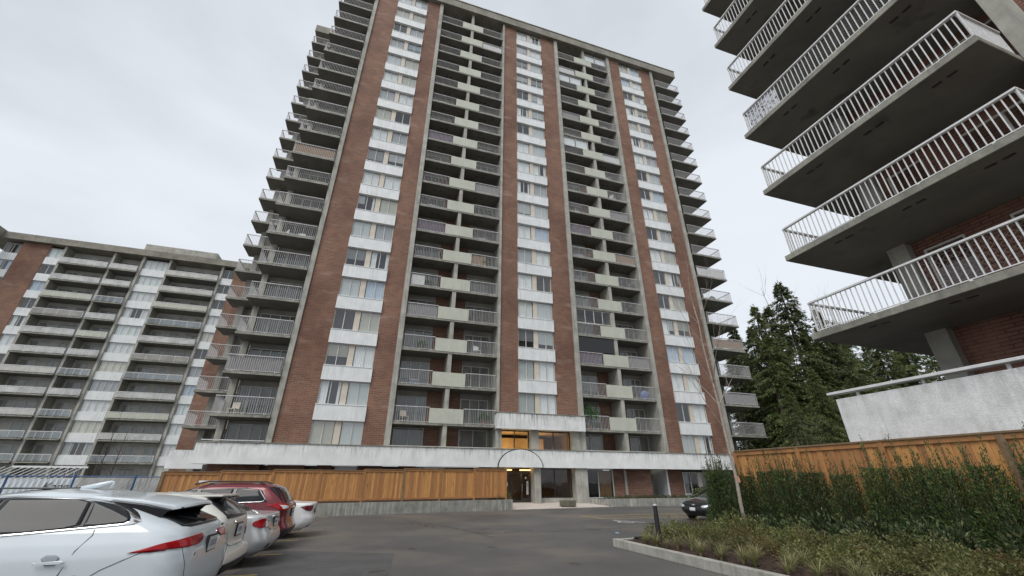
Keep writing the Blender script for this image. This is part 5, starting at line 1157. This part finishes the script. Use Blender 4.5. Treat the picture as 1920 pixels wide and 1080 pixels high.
# ------------------------------------------------------------------ far left: blue chain-link fence, parkade wall, corrugated sheet, pergola
fz = lambda px_, py_, z: None
def wbox(name, mat, s0, s1, y0, y1, z0, z1, parent=None): 
    m = MB().prism([tuple(W(a, b).xy) for a, b in ((s0, y0), (s1, y0), (s1, y1), (s0, y1))], z0, z1); return obj(name, m, mat, parent)
CORR = material('white_corrugated', (.62, .66, .68), rough=.5, var=.12, vscale=2)
m = MB(); s = -42.0
while s < -27.2:
    a, b, c2 = W(s, 3.0, .0), W(s + .14, 2.94, 0), W(s + .28, 3.0, 0)
    for p, q in ((a, b), (b, c2)): m.quad((p.x, p.y, .2), (q.x, q.y, .2), (q.x, q.y, 1.78), (p.x, p.y, 1.78))
    s += .28
tag(obj('corrugated_hoarding', m, CORR), 'white corrugated metal hoarding behind the blue chain link fence', 'hoarding')
PW = material('painted_parkade_wall', (.42, .42, .40), var=.3, vscale=1.2, streak=.8, bump=.3)
tag(wbox('parkade_wall', PW, -26.9, -20.6, 2.6, 2.9, 0, 1.85), 'weathered grey parkade wall with dark scribbles left of the tower', 'wall')
cu = bpy.data.curves.new('graffiti', 'FONT'); cu.body = 'Kang'; cu.size = .62; cu.extrude = .004; cu.shear = .25; g_ = bpy.data.objects.new('graffiti_text', cu); COL.objects.link(g_); cu.materials.append(DARKF); g_ = to_mesh_obj(g_)
g_.location = W(-28.75, 2.88, 1.16); g_.rotation_euler = (R(90), 0, TH); tag(g_, 'black painted letters on the white corrugated hoarding', 'graffiti')
fr = thing('chain_link_fence', 'blue chain link fence with tall blue posts behind the parked cars', 'fence', (0, 0, 0))
def W3(s, y, z): return tuple(W(s, y, z))
for s in (-34.8, -32, -29.2, -26.2, -23.3, -21.2, -19.6): obj('fence_post', MB().tube([W3(s, 0.6, 0), W3(s, .6, 1.98)], .055 if s < -23 else .035, 8), BLUE, fr)
obj('top_rail', MB().tube([W3(-42, .6, 1.95), W3(-19, .6, 1.88)], .03, 8), BLUE, fr)
obj('chain_mesh', (lambda mm: [mm.bar(W3(-38 + i * .25, .6, .1), W3(-38 + i * .25 + 1.1, .6, 1.88), .008) or mm for i in range(74)] and mm)(MB()), BLUE, fr)['kind'] = 'stuff'
pg = thing('pergola', 'white slatted pergola at the foot of the left apartment block', 'pergola', (0, 0, 0))
obj('beam', MB().bar(W3(-50.6, 36.5, 3.2), W3(-43.3, 36.5, 3.2), .16, .22), RAIL, pg)
for i in range(13): obj('slat', MB().bar(W3(-51.2 + i * .62, 36.4, 3.18), W3(-51.9 + i * .62, 33.6, 1.7), .07, .06), RAIL, pg)

# ------------------------------------------------------------------ belongings and screens on the tower balconies
FLOORS = {3: 'third', 4: 'fourth', 5: 'fifth', 6: 'sixth', 7: 'seventh', 8: 'eighth', 9: 'ninth', 10: 'tenth', 11: 'eleventh', 12: 'twelfth', 13: 'thirteenth', 14: 'fourteenth', 15: 'fifteenth', 16: 'sixteenth'}
COLS = (('left half of left bay', -8.7, -6.6), ('right half of left bay', -3.7, -1.6), ('left half of right bay', 6.6, 8.5), ('right half of right bay', 11.4, 13.4), ('left front corner stack', -19.8, -17.2), ('right corner stack', 21.6, 24.5))
SCR = [material('reed_screen', (.30, .21, .14), var=.3, vscale=4, stretch=(12, 12, 1)), material('plum_screen', (.13, .10, .14), var=.2), material('white_screen', (.66, .66, .65), var=.1), material('grey_screen', (.27, .26, .26), var=.25, stretch=(8, 8, 1))]
BIN = material('tote_plastic', (.20, .24, .30), var=.2, rough=.5)
def tote(s_, y_, z_, rot, lab):
    o = thing('storage_tote', lab, 'box', tuple(W(s_, y_, z_)), TH + rot); obj('box', MB().box(-.3, .3, -.2, .2, .0, .38), BIN, o); obj('lid', MB().box(-.32, .32, -.22, .22, .381, .42), RAIL, o)
def bicycle(s_, y_, z_, lab):
    o = thing('bicycle', lab, 'bicycle', tuple(W(s_, y_, z_)), TH)
    for x in (-.5, .5): obj('wheel', MB().tube([(x + .31 * math.cos(t), 0, .33 + .31 * math.sin(t)) for t in np.linspace(0, 6.283, 21)], .018, 6, cap=False), RUBBER, o)
    obj('frame', MB().tube([(-.5, 0, .33), (-.1, 0, .3), (.36, 0, .78), (-.2, 0, .8), (-.1, 0, .3)], .018, 6).tube([(-.5, 0, .33), (-.2, 0, .8), (-.22, 0, .92)], .015, 6).tube([(.5, 0, .33), (.36, 0, .78), (.33, 0, .98)], .016, 6), REDL, o)
    obj('handlebar', MB().tube([(.33, -.25, .99), (.33, .25, .99)], .014, 6), PLAST, o); obj('saddle', MB().box(-.34, -.1, -.06, .06, .92, .97), PLAST, o)
def shrub_pot(s_, y_, z_, lab):
    o = thing('potted_plant', lab, 'plant', tuple(W(s_, y_, z_))); q = obj('foliage', RV[1], HOUSEL, o, (0, 0, .35)); q.scale = (.9, .9, 1.1); obj('pot', MB().tube([(0, 0, .01), (0, 0, .32)], [.14, .19], 12), CLAY, o)
used = set(); done = 0
r3 = random.Random(99)
while done < 40:
    j = r3.choice(list(FLOORS)); ci = r3.randrange(6); kd = r3.randrange(4)
    if (j, ci, kd) in used or (j, ci) in ((3, 2), (3, 1), (4, 3), (5, 1), (6, 2), (5, 2)): continue
    used.add((j, ci, kd)); nm, a, b = COLS[ci]; x = a + .3 + (b - a - .6) * (kd + .5) / 4; z = bal_z(j) + .004; wh = ' on the %s floor balcony, %s' % (FLOORS[j], nm); yy = r3.uniform(.35, .6)
    if kd == 0: chair(x, yy, z, r3.uniform(-1, 1), 'pale patio chair' + wh, r3.choice([RAIL, MULL, GUARD]))
    elif kd == 1: tote(x, yy, z, r3.uniform(-.3, .3), 'blue grey storage tote' + wh)
    elif kd == 2: shrub_pot(x, yy, z, 'leafy potted plant' + wh)
    else: bicycle(x, yy, z, 'bicycle' + wh)
    done += 1
for (s0, s1, y, j, m_) in ((21.3, 24.95, -.30, 6, 0), (21.3, 24.95, -.30, 4, 3), (-20.1, -16.9, -.30, 4, 3), (-20.1, -16.9, -.30, 11, 0), (-8.9, -6.5, .06, 9, 1), (11.3, 13.6, .06, 9, 0), (6.35, 8.6, .06, 5, 1), (11.3, 13.6, .06, 5, 3), (-3.8, -1.4, .06, 11, 3), (6.35, 8.6, .06, 10, 1), (-8.9, -6.5, .06, 6, 3), (-3.8, -1.4, .06, 19, 2), (6.35, 8.6, .06, 19, 2), (11.3, 13.6, .06, 14, 2), (11.3, 13.6, .06, 11, 3), (-8.9, -7.8, .06, 7, 2), (-8.9, -6.5, .06, 13, 1), (-3.8, -2.5, .06, 8, 0), (6.35, 8.6, .06, 16, 3), (21.3, 24.95, -.30, 9, 2)):
    z = bal_z(j) + .08; part('privacy_screen', MB().box(s0, s1, y, y + .015, z + .04, z + .95), SCR[m_])
